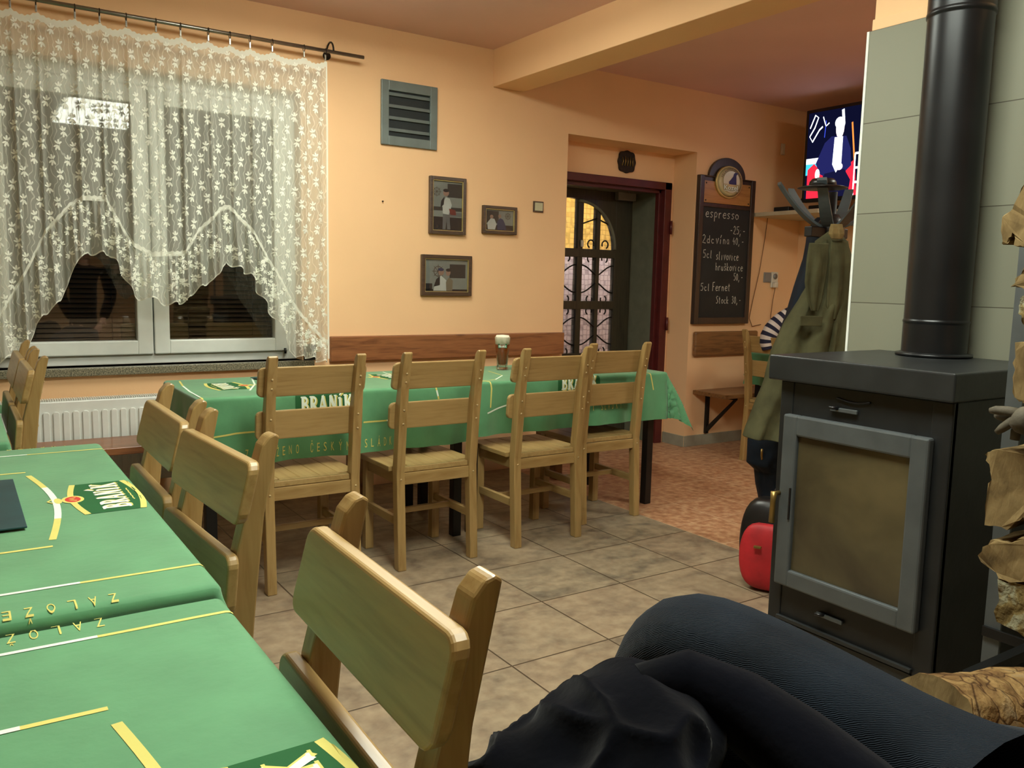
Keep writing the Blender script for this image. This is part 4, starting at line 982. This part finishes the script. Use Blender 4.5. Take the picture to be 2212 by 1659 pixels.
chair(1.712, 3.18, 0, 'second light wooden chair from the left at the far tables, below the framed photographs', g1)
chair(2.312, 3.195, 0, 'third light wooden chair at the far tables, in front of the beer glass', g1)
chair(2.820, 3.345, -1, 'rightmost light wooden chair at the far tables, in front of the door', g1)
g2 = 'wooden chairs pushed to the right side of the near tables'
chair(.352, .888, 88.5, 'nearest wooden chair with its backrest in the foreground by the lower left cloth', g2)
chair(.386, 1.735, 93.5, 'middle wooden chair pushed against the middle table, second from the camera', g2)
chair(.386, 2.235, 90, 'third wooden chair at the far end of the middle table near the radiator', g2)
g3 = 'wooden chairs at the left table'
chair(.165, 3.525, 90, 'front wooden chair at the left edge of the photo beside the left table', g3)
chair(.165, 3.985, 90, 'rear wooden chair at the left edge below the curtain', g3)
chair(4.70, 3.84, -90, 'brown wooden chair half hidden behind the hanging coats', 'chair in the right room')
# striped jumper on the chair back
# ------------------------------------------------------------ garments
RT = Vector((math.cos(YAW), -math.sin(YAW), 0)); FW = Vector((math.sin(YAW), math.cos(YAW), 0))
def garment(rows, d, th, mat, folds=6, amp=.18, seed=0, sub=10, n=72, mats=None):
    """rows: (v, uL, uR) silhouette of the hanging cloth at distance d; th thickness (m)"""
    rings = []
    for i in range(len(rows)-1):
        for k in range(sub):
            t_ = k/sub; rings.append([a+(b_-a)*t_ for a, b_ in zip(rows[i], rows[i+1])])
    rings.append(list(rows[-1])); out = []; tot = len(rings)
    for i, (v, ul, ur) in enumerate(rings):
        A = at(ul, v, d); B_ = at(ur, v, d); c_ = (A+B_)/2; hw_ = (B_-A).length/2; z = c_.z; ring = []
        f = min(1, i/tot*3)
        for k in range(n):
            a = 2*PI*k/n; wv_ = 1+amp*f*math.sin(folds*a+seed+.8*math.sin(z*5+seed))*(.6+.4*noise.noise(Vector((z*3, a, seed))))+.16*noise.noise(Vector((math.cos(a)*2.4, math.sin(a)*2.4, z*9+seed)))+.12*noise.noise(Vector((math.cos(a)*7, math.sin(a)*7, z*16+seed)))
            p = c_+RT*(hw_*math.cos(a)*(1+.03*noise.noise(Vector((z*8, seed, a)))))+FW*(th*(.5+.5*f)*math.sin(a)*wv_*min(1, hw_/.06)); ring.append(Vector((p.x, p.y, z)))
        out.append(ring)
    return out
st = empty('coat_stand', (3.33, 2.44, 0), label='black coat stand with curved arms beside the tiled pier', cat='coat stand')
b = MB(); b.tube([(0, 0, .02), (0, 0, 1.66)], .02, M['black'], 14); b.build('pole', st)
b = MB(); b.lathe([(.20, 0), (.20, .015), (.03, .04), (.02, .05)], M['black'], (0, 0, 0), 32); b.build('base', st)
b = MB(); b.lathe([(.03, 1.44), (.06, 1.47), (.06, 1.52), (.03, 1.56)], M['blk'], (0, 0, 0), 24); b.build('hub', st)
grb = simple('blue_grey_bentwood', (72, 82, 86), .4, .1)
for k, a in enumerate((150, 205, 255, 320, 20, 85)):
    a = math.radians(a); dx, dy = math.cos(a), math.sin(a); b = MB(); ring = []
    for i in range(11):
        q = i/10; r_ = .03+.22*q; z = 1.50+.19*q**1.6; w_ = .026-.010*abs(q-.4); tn = .006
        nx_, ny_ = -dy, dx
        ring.append([Vector((dx*r_+nx_*s1*w_, dy*r_+ny_*s1*w_, z+s2*tn)) for s1, s2 in ((-1, -1), (1, -1), (1, 1), (-1, 1))])
    b.loft(ring, grb, smooth=False); b.build('arm', st)
b = MB(); b.box((-.16, -.02, 1.455), (.1, .02, 1.50), M['blk'], .004); b.build('crossbar', st)
# flat black hat on top of the stand
hp = at(1777, 403, 3.72)
ht = empty('hat', (hp.x, hp.y, hp.z-.01), label='black flat-brimmed hat perched on top of the coat stand arms', cat='hat')
b = MB(); b.lathe([(.095, 0), (.105, .004), (.085, .010), (.055, .012)], M['blk'], (0, 0, 0), 32); b.build('brim', ht)
b = MB(); b.lathe([(.058, .008), (.055, .03), (.045, .042), (.002, .046)], M['blk'], (0, 0, 0), 32); b.build('crown', ht)
ol = empty('olive_jacket', tuple(at(1760, 945, 3.66)), label='olive green canvas parka hanging open from the coat stand', cat='jacket')
b = MB()
b.loft(garment([(500, 1790, 1812), (520, 1765, 1826), (560, 1757, 1838), (620, 1748, 1842), (660, 1722, 1842), (700, 1696, 1842), (760, 1668, 1840), (820, 1652, 1835), (880, 1630, 1810), (925, 1612, 1785), (944, 1608, 1760)], 3.66, .13, M['olive'], 7, .26, 1), M['olive']); o = b.build('body'); place(o, ol)
b = MB(); b.loft(garment([(525, 1748, 1790), (560, 1742, 1790), (610, 1738, 1782), (650, 1744, 1775), (672, 1752, 1768)], 3.53, .022, M['olive'], 5, .45, 3), M['olive']); o = b.build('lapel'); place(o, ol)
b = MB(); b.loft(garment([(520, 1795, 1832), (560, 1792, 1838), (620, 1786, 1838), (660, 1784, 1832), (690, 1792, 1815)], 3.52, .025, M['olive'], 5, .45, 5), M['olive']); o = b.build('hood'); place(o, ol)
b = MB(); b.loft(garment([(484, 1795, 1820), (495, 1791, 1822), (506, 1790, 1824), (516, 1796, 1820)], 3.50, .03, M['fleece'], 3, .1, 5), M['fleece']); o = b.build('collar'); place(o, ol)
b = MB(); b.loft(garment([(640, 1815, 1850), (700, 1800, 1850), (760, 1790, 1840), (850, 1780, 1825)], 3.52, .04, M['olive'], 5, .4, 8), M['olive']); o = b.build('sleeve'); place(o, ol)
b = MB()
P0 = at(1752, 694, 3.49); 
b.prism([(-.045, -.02), (.045, -.02), (.045, .022), (-.045, .022)], 'Y', -.006, .006, M['olive'], .003); o = b.build('pocket_flap'); o.location = P0; o.rotation_euler = (0, 0, -YAW); place(o, ol)
nv = empty('navy_jacket', tuple(at(1680, 1078, 3.95)), label='dark navy coat hanging behind the olive jacket, longest on the stand', cat='jacket')
b = MB(); b.loft(garment([(470, 1765, 1795), (480, 1756, 1800), (510, 1745, 1805), (560, 1737, 1805), (620, 1717, 1800), (680, 1700, 1790), (760, 1672, 1780), (840, 1655, 1770), (920, 1622, 1760), (950, 1616, 1750), (1000, 1613, 1745), (1015, 1630, 1745), (1050, 1634, 1745), (1078, 1640, 1742)], 3.95, .12, M['navy'], 6, .2, 7), M['navy']); o = b.build('body'); place(o, nv)
b = MB(); p = at(1646, 970, 3.82); b.tube([p, p+Vector((0, 0, -.03)), p+Vector((.005, 0, -.05))], .005, M['brass'], 8); o = b.build('zip_pull'); place(o, nv)
# striped jumper lying over the chair back
jp = empty('striped_jumper', tuple(at(1665, 745, 5.80)), label='navy and white striped jumper slung over the hidden chair back', cat='jumper')
b = MB(); rings = []
pth = [(1716, 674), (1702, 682), (1689, 691), (1677, 702), (1667, 714), (1660, 727), (1658, 740), (1662, 752)]
for i, (u, v) in enumerate(pth):
    c_ = at(u, v, 5.80); rr = .05+.008*math.sin(PI*i/7); a_, b_ = at(*pth[max(0, i-1)], 5.80), at(*pth[min(7, i+1)], 5.80); d = (b_-a_).normalized(); q1 = d.cross(FW).normalized()
    rings.append([c_+(q1*math.cos(2*PI*k/20)+FW*math.sin(2*PI*k/20))*rr for k in range(20)])
fine = []
for i in range(len(rings)-1):
    for k in range(4): fine.append([p.lerp(q, k/4) for p, q in zip(rings[i], rings[i+1])])
fine.append(rings[-1])
for i in range(len(fine)-1): b.loft(fine[i:i+2], M['stripen'] if (i//2) % 2 else M['stripew'], cap=(i in (0, len(fine)-2)))
o = b.build('body'); place(o, jp)
# backpack on the floor
bp = empty('backpack', (2.79, 2.20, 0), -YAW*1.9, label='red and black backpack standing on the floor beside the stove', cat='backpack')
def pack(w_, d_, h_, mat, y0=0, z0=0):
    rings = []
    for i in range(17):
        t_ = i/16; z = z0+h_*(1-math.cos(PI*t_))/2; e = max(.05, math.sin(PI*t_)**.42); 
        rings.append([Vector((w_/2*e*math.copysign(abs(math.cos(a))**.6, math.cos(a)), y0+d_/2*e*math.copysign(abs(math.sin(a))**.6, math.sin(a))*(1-.3*t_), z)) for a in [2*PI*k/36 for k in range(36)]])
    return rings
b = MB(); b.loft(pack(.30, .2, .37, M['blk']), M['blk']); b.build('body', bp)
b = MB(); b.loft(pack(.26, .10, .27, M['redf'], -.085, .01), M['redf']); b.build('front_pocket', bp)
b = MB(); b.box((-.06, -.15, .19), (-.03, -.135, .20), M['brass'], .002); b.build('zip_pull', bp)
b = MB(); b.tube([(-.05, .05, .34), (-.03, .06, .39), (.03, .06, .39), (.05, .05, .34)], .008, M['blk'], 8); b.build('handle', bp)
# ------------------------------------------------------------ stove
sv = empty('wood_stove', (2.06, 1.38, 0), label='charcoal wood-burning stove with a large glass door', cat='stove')
W2 = .262; DP = .50
b = MB(); b.box((0, -W2, .0), (DP, W2, .955), M['stove'], .004); b.box((-.004, -W2, .02), (.02, -W2+.055, .955), M['stove'], .004); b.box((-.004, W2-.045, .02), (.02, W2, .955), M['stove'], .004); b.build('body', sv)
b = MB(); b.box((-.03, -W2-.012, .956), (DP+.02, W2+.030, 1.03), M['stovetop'], .006, 3); b.build('top_plate', sv)
dr = MB(); frame(dr, 0, 1, 0, 1, 0, 0, 0, 0, 0, 1, M['stovegrey'], 0); dr.bm.free()
DL, DR_, DZ0, DZ1 = 1.606-1.38, 1.158-1.38, .345, .86
b = MB()
fr = [(DL, DZ0), (DR_, DZ0), (DR_, DZ1), (DL, DZ1)]
def yframe(b, y0, y1, z0, z1, wy, wz0, wz1, x0, x1, mat, bev):
    b.box((x0, y0, z0), (x1, y0+wy, z1), mat, bev); b.box((x0, y1-wy, z0), (x1, y1, z1), mat, bev)
    b.box((x0, y0+wy-.004, z0), (x1, y1-wy+.004, z0+wz0), mat, bev); b.box((x0, y0+wy-.004, z1-wz1), (x1, y1-wy+.004, z1), mat, bev)
yframe(b, DR_, DL, DZ0, DZ1, .050, .052, .060, -.032, -.0045, M['stovegrey'], .006)
d_ = b.build('door', sv)
b = MB(); b.box((-.018, DR_+.045, DZ0+.045), (-.012, DL-.045, DZ1-.05), M['sglass'], 0); b.build('glass', d_)
b = MB(); b.tube([(-.03, DL-.002, .622), (-.058, DL-.002, .622)], .007, M['brass'], 10); b.tube([(-.055, DL-.002, .628), (-.057, DL-.002, .60), (-.057, DL-.001, .535)], [.010, .008, .009], M['brass'], 10); b.box((-.036, DL-.045, .55), (-.0325, DL-.040, .645), M['blk'], 0); b.build('handle', d_)
for (z, nm) in ((.893, 'air_slider'), (.292, 'ash_slider')):
    b = MB(); b.box((-.012, .0, z-.006), (-.0035, .085, z+.006), M['stovegrey'], .002); b.tube([(-.005, .06, z+.004), (-.028, .062, z+.006), (-.03, .075, z+.006)], .005, M['blk'], 8); b.build(nm, sv)
b = MB(); b.tube([(-.004, .07-.013*k, .925-.008*math.sin(PI*k/8)) for k in range(9)], .003, M['blk'], 6); b.build('air_vent_lip', sv)
b = MB(); b.box((-.016, -W2+.05, .232), (-.0045, W2-.04, .244), M['stovetop'], .002); b.build('drawer_ledge', sv)
b = MB(); b.box((-.007, -W2+.052, .02), (-.0042, W2-.043, .226), M['stovetop'], .001); b.build('drawer_front', sv)
FX, FY = 2.505, 1.440
fl = empty('flue_pipe', (FX, FY, 1.031), label='thick dark flue pipe rising from the stove top to the ceiling', cat='pipe')
b = MB(); b.lathe([(.092, 0), (.092, .002), (.092, .096), (.092, .10), (.0935, .102), (.0935, .108), (.091, .110), (.091, .113), (.090, .99), (.090, .994), (.0935, .996), (.0935, 1.006), (.0915, 1.008), (.0915, 1.012), (.0915, 1.60)], M['flue'], (0, 0, 0), 48); b.build('pipe', fl)
b = MB(); b.lathe([(.108, .001), (.108, .008), (.093, .012)], M['flue'], (0, 0, 0), 48); b.build('collar', fl)
# ------------------------------------------------------------ firewood
LG = 'split firewood logs stacked in the rack by the stove'
def log(name, outline, d, length, matend, matside, label, dirv=None, grp=LG, rough_=.006):
    """split log: outline (pixels) of its sawn face at distance d; runs away from the viewer"""
    P = [at_x(u, v, d) for u, v in outline]; c_ = sum(P, Vector())/len(P); dv = (dirv or (FW*.9+RT*.35)).normalized()
    pts = []
    for i in range(len(P)):
        a, b_ = P[i], P[(i+1) % len(P)]
        for k in range(4): q = a.lerp(b_, k/4); pts.append(q+(q-c_).normalized()*R.uniform(-rough_, rough_)*.6)
    e = empty(name, tuple(c_), label=label, cat='log', group=grp)
    b = MB(); rings = []
    for j in range(7):
        t_ = j/6; rings.append([p-c_+dv*length*t_+Vector((R.uniform(-1, 1), R.uniform(-1, 1), R.uniform(-1, 1)))*rough_*.35 for p in pts])
    b.loft(rings, matside, cap=False, smooth=False); b.face([p for p in rings[-1]], matside); b.build('bark' if matside is not M['logend'] else 'split_side', e)
    b = MB(); b.face([p for p in rings[0]][::-1], matend); o = b.build('sawn_end', e)
    return e
LX = 1.78
q0 = at_x(2169, 900, 2.10)
rk = empty('firewood_rack', (2.10, q0.y, 0), label='dark steel firewood rack at the right edge', cat='rack')
XU, YU = Vector((1, 0, 0)), Vector((0, 1, 0))
for y_ in (0, -.50):
    b = MB(); b.box((-.004, y_-.040, 0), (.004, y_, 1.50), M['stovegrey'], .001); b.build('upright', rk)
for y_ in (-.12, -.36):
    b = MB(); b.box((-.30, y_-.012, .385), (-.004, y_+.012, .41), M['black'], .001); b.build('rail', rk)
    b = MB(); b.box((-.30, y_-.012, 0), (-.276, y_+.012, .385), M['black'], .001); b.build('leg', rk)
b = MB(); b.box((-.012, -.50, .385), (-.004, 0, .41), M['black'], .001); b.build('crossbar', rk)
rows = [
 ('greyish bark log with lichen, lowest in the rack', [(2158, 1252), (2212, 1262), (2300, 1270), (2310, 1400), (2212, 1378), (2150, 1342)], 'lichen'),
 ('pointed split log above the lichen log in the rack', [(2112, 1200), (2140, 1166), (2180, 1172), (2215, 1160), (2310, 1160), (2320, 1262), (2212, 1258), (2158, 1250)], 'logend'),
 ('large split log with pale sawn face in the middle of the rack', [(2128, 982), (2148, 970), (2190, 974), (2260, 1000), (2330, 1020), (2330, 1160), (2226, 1160), (2212, 1118), (2175, 1142), (2125, 1136), (2134, 1045), (2143, 1030), (2134, 1000)], 'logend'),
 ('small log at the far right of the rack beside the glove', [(2224, 870), (2320, 874), (2330, 1022), (2262, 1002), (2226, 986)], 'logend'),
 ('upright-grained split log above the glove in the rack', [(2190, 740), (2250, 738), (2320, 742), (2320, 872), (2212, 868), (2188, 862), (2191, 800)], 'logend'),
 ('greenish bark log high in the rack', [(2205, 640), (2260, 632), (2330, 650), (2325, 735), (2240, 732), (2206, 700), (2200, 668)], 'lichen'),
 ('thin wedge of split wood high in the rack', [(2186, 618), (2202, 590), (2225, 566), (2300, 560), (2310, 630), (2212, 622)], 'logend'),
 ('topmost split log with torn edge in the rack', [(2212, 395), (2190, 440), (2165, 470), (2162, 525), (2176, 526), (2186, 505), (2194, 528), (2216, 532), (2230, 562), (2300, 562), (2320, 400), (2260, 370)], 'logend')]
for (lab, ol_, mt) in rows:
    e = log('firewood_log', ol_, LX, .30, M['logend'] if mt == 'logend' else M['lichen'], M['logend'] if mt == 'logend' else M['bark'], lab, XU)
# extra logs filling the rack behind the left silhouettes (right of frame)
# glove between the logs
gp = at_x(2175, 905, LX+.02)
gl = empty('work_glove', tuple(gp), label='grey work glove lying between the stacked logs', cat='glove')
b = MB()
def gpt(u, v, dq=0): return at_x(u, v, LX-.01+dq)-gp
b.tube([gpt(2230, 912), gpt(2205, 905), gpt(2195, 900)], [.03, .028, .022], M['glove'], 12); o = b.build('palm', gl)
for f_ in ([(2200, 893), (2175, 888), (2150, 886), (2139, 887)], [(2200, 905, .02), (2178, 903, .02), (2158, 898, .02), (2150, 896, .02)], [(2195, 905), (2180, 915), (2165, 925), (2153, 934)], [(2205, 918, .01), (2195, 932, .01), (2192, 950, .01)]):
    b = MB(); b.tube([gpt(*p) for p in f_], [.011, .010, .009, .006][:len(f_)], M['glove'], 10); b.build('finger', gl)
# big bark log on its supports
BL = 1.62
def rlog(c0, c1, r, label, seed, mat=None):
    e = empty('bark_log', tuple(c0), label=label, cat='log', group='round bark logs in front of the rack'); d = (c1-c0); ax = d.normalized(); q1 = ax.cross(Vector((0, 0, 1))).normalized(); q2 = ax.cross(q1)
    b = MB(); rings = []; n_ = 40
    for i in range(25):
        t_ = i/24; ring = []
        for k in range(n_):
            a = 2*PI*k/n_; rr = r*(1+.10*noise.noise(Vector((math.cos(a)*1.6, math.sin(a)*1.6, t_*2.2+seed)))+.05*noise.noise(Vector((math.cos(a)*6, math.sin(a)*6, t_*9+seed))))
            ring.append(d*t_+(q1*math.cos(a)+q2*math.sin(a))*rr)
        rings.append(ring)
    b.loft(rings, mat or M['bark'], cap=False); b.build('bark', e)
    for ring in (rings[0], rings[-1]):
        b = MB(); b.face(ring, M['logend']); b.build('sawn_end', e)
    return e
c0 = at(2010, 1570, 1.38); c1 = at(2290, 1548, 1.56)
rlog(c0, c1, .088, 'big round bark-covered log in the lower right foreground', 1.0)
for (k, lab) in ((-1, 'lower bark log under the big foreground log, left one'), (1, 'lower bark log under the big foreground log, right one')):
    m0 = c0.copy(); m1 = c1.copy(); pr = (c1-c0).normalized(); sd = Vector((-pr.y, pr.x, 0)).normalized()
    zc = (c0.z+c1.z)/2-.176; 
    for q in (m0, m1): q += sd*k*.090
    m0.z = m1.z = zc; h = zc
    rlog(m0, m1, .078, lab, 3.0+k)
cr = (c0+c1)/2
t = empty('log_basket', (cr.x, cr.y, 0), -YAW, label='low wicker basket carrying the round bark logs', cat='basket')
zb = (c0.z+c1.z)/2-.176-.086
b = MB(); b.lathe([(.17, 0), (.19, zb*.5), (.20, zb)], M['pined'], (0, 0, 0), 32); b.build('basket_wall', t)
# ------------------------------------------------------------ seated person (lap and legs in view)
pr = empty('person', (.95, .36, 0), label='person in dark navy corduroy trousers seated at the lower right, only legs showing', cat='person')
def skin(name, verts, edges, radii, mat, parent, sub=2, root=0):
    me = bpy.data.meshes.new(name); me.from_pydata([Vector(v)-Vector(parent.location) for v in verts], edges, []); me.materials.append(mat)
    o = bpy.data.objects.new(name, me); sc.collection.objects.link(o); o.parent = parent
    sk = o.modifiers.new('s', 'SKIN'); sk.use_smooth_shade = True; sk.branch_smoothing = .6
    for i, r_ in enumerate(radii): me.skin_vertices[0].data[i].radius = r_ if isinstance(r_, tuple) else (r_, r_)
    me.skin_vertices[0].data[root].use_root = True
    su = o.modifiers.new('u', 'SUBSURF'); su.levels = su.render_levels = sub; return o
hip = (1.02, .24, .55)
leg_v = [hip, (1.05, .18, .72), (1.07, .34, .55), (1.035, .64, .60), (.985, .97, .66), (.955, 1.04, .40), (.96, 1.05, .12),
 (.86, .34, .57), (.80, .62, .60), (.76, .86, .60), (.74, .92, .40), (.73, .92, .12)]
leg_e = [(0, 1), (0, 2), (2, 3), (3, 4), (4, 5), (5, 6), (0, 7), (7, 8), (8, 9), (9, 10), (10, 11)]
leg_r = [.13, .13, .115, .108, .105, .075, .055, .11, .095, .078, .065, .05]
T0, T1, T2 = (1.06, .14, .85), (1.08, .11, 1.05), (1.09, .11, 1.24)
def hand(V, E_, Rr, w_, d, side):
    """palm and five bent fingers added to a skeleton"""
    d = Vector(d).normalized(); sd = d.cross(Vector((0, 0, 1))).normalized(); w_i = len(V)-1; wv_ = Vector(V[w_i]); pm = wv_+d*.05
    V.append(tuple(pm)); Rr.append(.026); E_.append((w_i, w_i+1)); pi_ = w_i+1
    for k, L in enumerate((.060, .072, .078, .070)):
        o_ = sd*(k-1.5)*.021; p1 = pm+d*.045+o_; p2 = p1+d*L*.5+Vector((0, 0, -.008)); p3 = p2+d*L*.4+Vector((0, 0, -.022)); n_ = len(V)
        V.extend([tuple(p1), tuple(p2), tuple(p3)]); Rr.extend([.010, .009, .007]); E_.extend([(pi_, n_), (n_, n_+1), (n_+1, n_+2)])
    p1 = wv_+d*.02+sd*side*.038; p2 = p1+d*.035+sd*side*.018; n_ = len(V); V.extend([tuple(p1), tuple(p2)]); Rr.extend([.012, .009]); E_.extend([(w_i, n_), (n_, n_+1)])
V = [(1.09, .11, 1.18), (1.09, .12, 1.34), (1.09, .14, 1.42), (1.09, .15, 1.50), (1.09, .14, 1.57), (1.02, .24, .57)]
E2 = [(0, 1), (1, 2), (2, 3), (3, 4), (0, 5)]; R2 = [.06, .046, .075, .085, .070, .05]
for (sx, el, wr, side) in ((1.27, (1.33, .08, 1.00), (1.22, .20, .745), 1), (.92, (.87, .04, 1.00), (.98, .15, .745), -1)):
    n_ = len(V); V += [(sx, .11, 1.24), el, wr]; R2 += [.025, .030, .030]; E2 += [(0, n_), (n_, n_+1), (n_+1, n_+2)]; hand(V, E2, R2, None, Vector(wr)-Vector(el)+Vector((0, .05, .12)), side)
fl_ = len(V)
V += [(1.07, .34, .545), (1.03, .66, .58), (.98, .95, .62), (.955, 1.03, .38), (.955, 1.05, .12), (.93, 1.16, .05), (.86, .34, .555), (.80, .62, .575), (.76, .85, .57), (.74, .91, .38), (.73, .92, .12), (.70, 1.03, .05)]
R2 += [.045, .05, .05, .045, .04, .035]*2; E2 += [(5, fl_), *[(fl_+i, fl_+i+1) for i in range(5)], (5, fl_+6), *[(fl_+6+i, fl_+7+i) for i in range(5)]]
bd_ = skin('body', V, E2, R2, M['skin'], pr)
tr = skin('trousers', leg_v, leg_e, leg_r, M['cord_t'], pr); tr['label'] = 'dark navy corduroy trousers'
sw = skin('pullover', [T0, T1, T2, (1.27, .11, 1.25), (1.33, .08, 1.00), (1.23, .19, .765), (.91, .11, 1.25), (.87, .04, 1.00), (.97, .14, .765), (1.06, .14, .68), (1.09, .115, 1.32)],
 [(0, 1), (1, 2), (2, 3), (3, 4), (4, 5), (2, 6), (6, 7), (7, 8), (0, 9), (2, 10)], [.135, .14, .13, .078, .062, .048, .078, .062, .048, .14, .066], M['jacket'], pr)
t = bmesh.new(); bmesh.ops.create_icosphere(t, subdivisions=4, radius=1)
for v in t.verts:
    p = v.co.copy(); q = Vector((p.x*.088, p.y*.10, p.z*.075)); q *= 1+.05*noise.noise(p*5)
    if p.y > .35 and p.z < .5: q = Vector((q.x*.75, min(q.y, .03), q.z))
    v.co = Vector((1.09, .13, 1.565))-Vector(pr.location)+q
b = MB(); b.merge(t, M['hair'], True); b.build('hair', pr)
b = MB(); hc = Vector((1.09, .145, 1.48))-Vector(pr.location)
for s_ in (-1, 1):
    b.lathe([(.001, .082), (.010, .080), (.012, .074)], M['plast'], tuple(hc+Vector((s_*.030, 0, .035))), 12, 'Y'); b.lathe([(.001, .086), (.005, .084)], M['hair'], tuple(hc+Vector((s_*.030, 0, .035))), 10, 'Y')
b.build('eyes', pr)
b = MB(); b.prism([(.075, .02), (.100, -.012), (.075, -.018)], 'X', -.011, .011, M['skin'], .004)
for v in b.bm.verts: v.co += hc
b.build('nose', pr)
b = MB(); b.tube([tuple(hc+Vector((-.024, .074, -.035))), tuple(hc+Vector((0, .082, -.037))), tuple(hc+Vector((.024, .074, -.035)))], .005, M['redf'], 8); b.build('mouth', pr)
for s_ in (-1, 1):
    b = MB(); b.tube([tuple(hc+Vector((s_*.084, -.005, .03))), tuple(hc+Vector((s_*.092, -.012, .0))), tuple(hc+Vector((s_*.084, -.005, -.025)))], [.009, .013, .007], M['skin'], 10); b.build('ear', pr)
for p, q in (((.955, 1.05, .0), (.925, 1.20, .0)), ((.73, .92, 0), (.70, 1.07, 0))):
    b = MB(); p = Vector(p)-Vector(pr.location); q = Vector(q)-Vector(pr.location); d = (q-p).normalized()
    b.tube([p-d*.07+Vector((0, 0, .042)), p+Vector((0, 0, .05)), q+Vector((0, 0, .042)), q+d*.06+Vector((0, 0, .034))], [.036, .048, .044, .028], M['blk'], 14)
    b.box((p.x-.045, p.y-.07, 0), (p.x+.045, p.y+.19, .02), M['blk'], .006); b.build('shoe', pr)
b = empty('person_stool', (1.04, .20, 0), label='plain wooden stool under the seated person', cat='stool')
mb = MB(); mb.lathe([(.17, .395), (.18, .40), (.18, .425), (.17, .43)], M['beechx'], (0, 0, 0), 28); mb.build('seat', b)
for a in (45, 135, 225, 315):
    mb = MB(); a = math.radians(a); mb.tube([(.12*math.cos(a), .12*math.sin(a), .395), (.16*math.cos(a), .16*math.sin(a), 0)], .016, M['beechz'], 10); mb.build('leg', b)
b.name = 'wooden_stool'
# navy jacket bundled on the near knee
jk = empty('bundled_jacket', tuple(at(1285, 1700, .93)), label='black-blue fleece jacket bundled over the near knee at the bottom', cat='jacket')
t = bmesh.new(); bmesh.ops.create_icosphere(t, subdivisions=6, radius=1)
SIL = [(1084, 1659), (1080, 1600), (1130, 1545), (1205, 1492), (1330, 1436), (1400, 1418)]
base = Vector(jk.location)
for v in t.verts:
    p = v.co.copy(); q = Vector((p.x*.15, p.y*.15, p.z*.11+p.x*.045)); 
    n1 = noise.noise(Vector((p.x*1.2, p.y*1.2, p.z*1.2+2)))*.030; ridge = (1-abs(noise.noise(Vector((p.x*2.2+p.y, p.y*1.4, p.z*2.0+5)))))**3*.022
    q += p*(n1+ridge-.012)
    v.co = RT*q.x+FW*q.y*1.0+Vector((0, 0, q.z))
b = MB(); b.merge(t, M['jacket'], True); o = b.build('body', jk)
b = MB(); p0 = [at(1380, 1490, .97), at(1480, 1478, .98), at(1600, 1530, .95), at(1720, 1620, .90), at(1850, 1735, .84), at(1980, 1860, .78)]
b.tube([p-base for p in p0], [.03, .042, .045, .05, .055, .055], M['jacket'], 16); o = b.build('sleeve', jk)
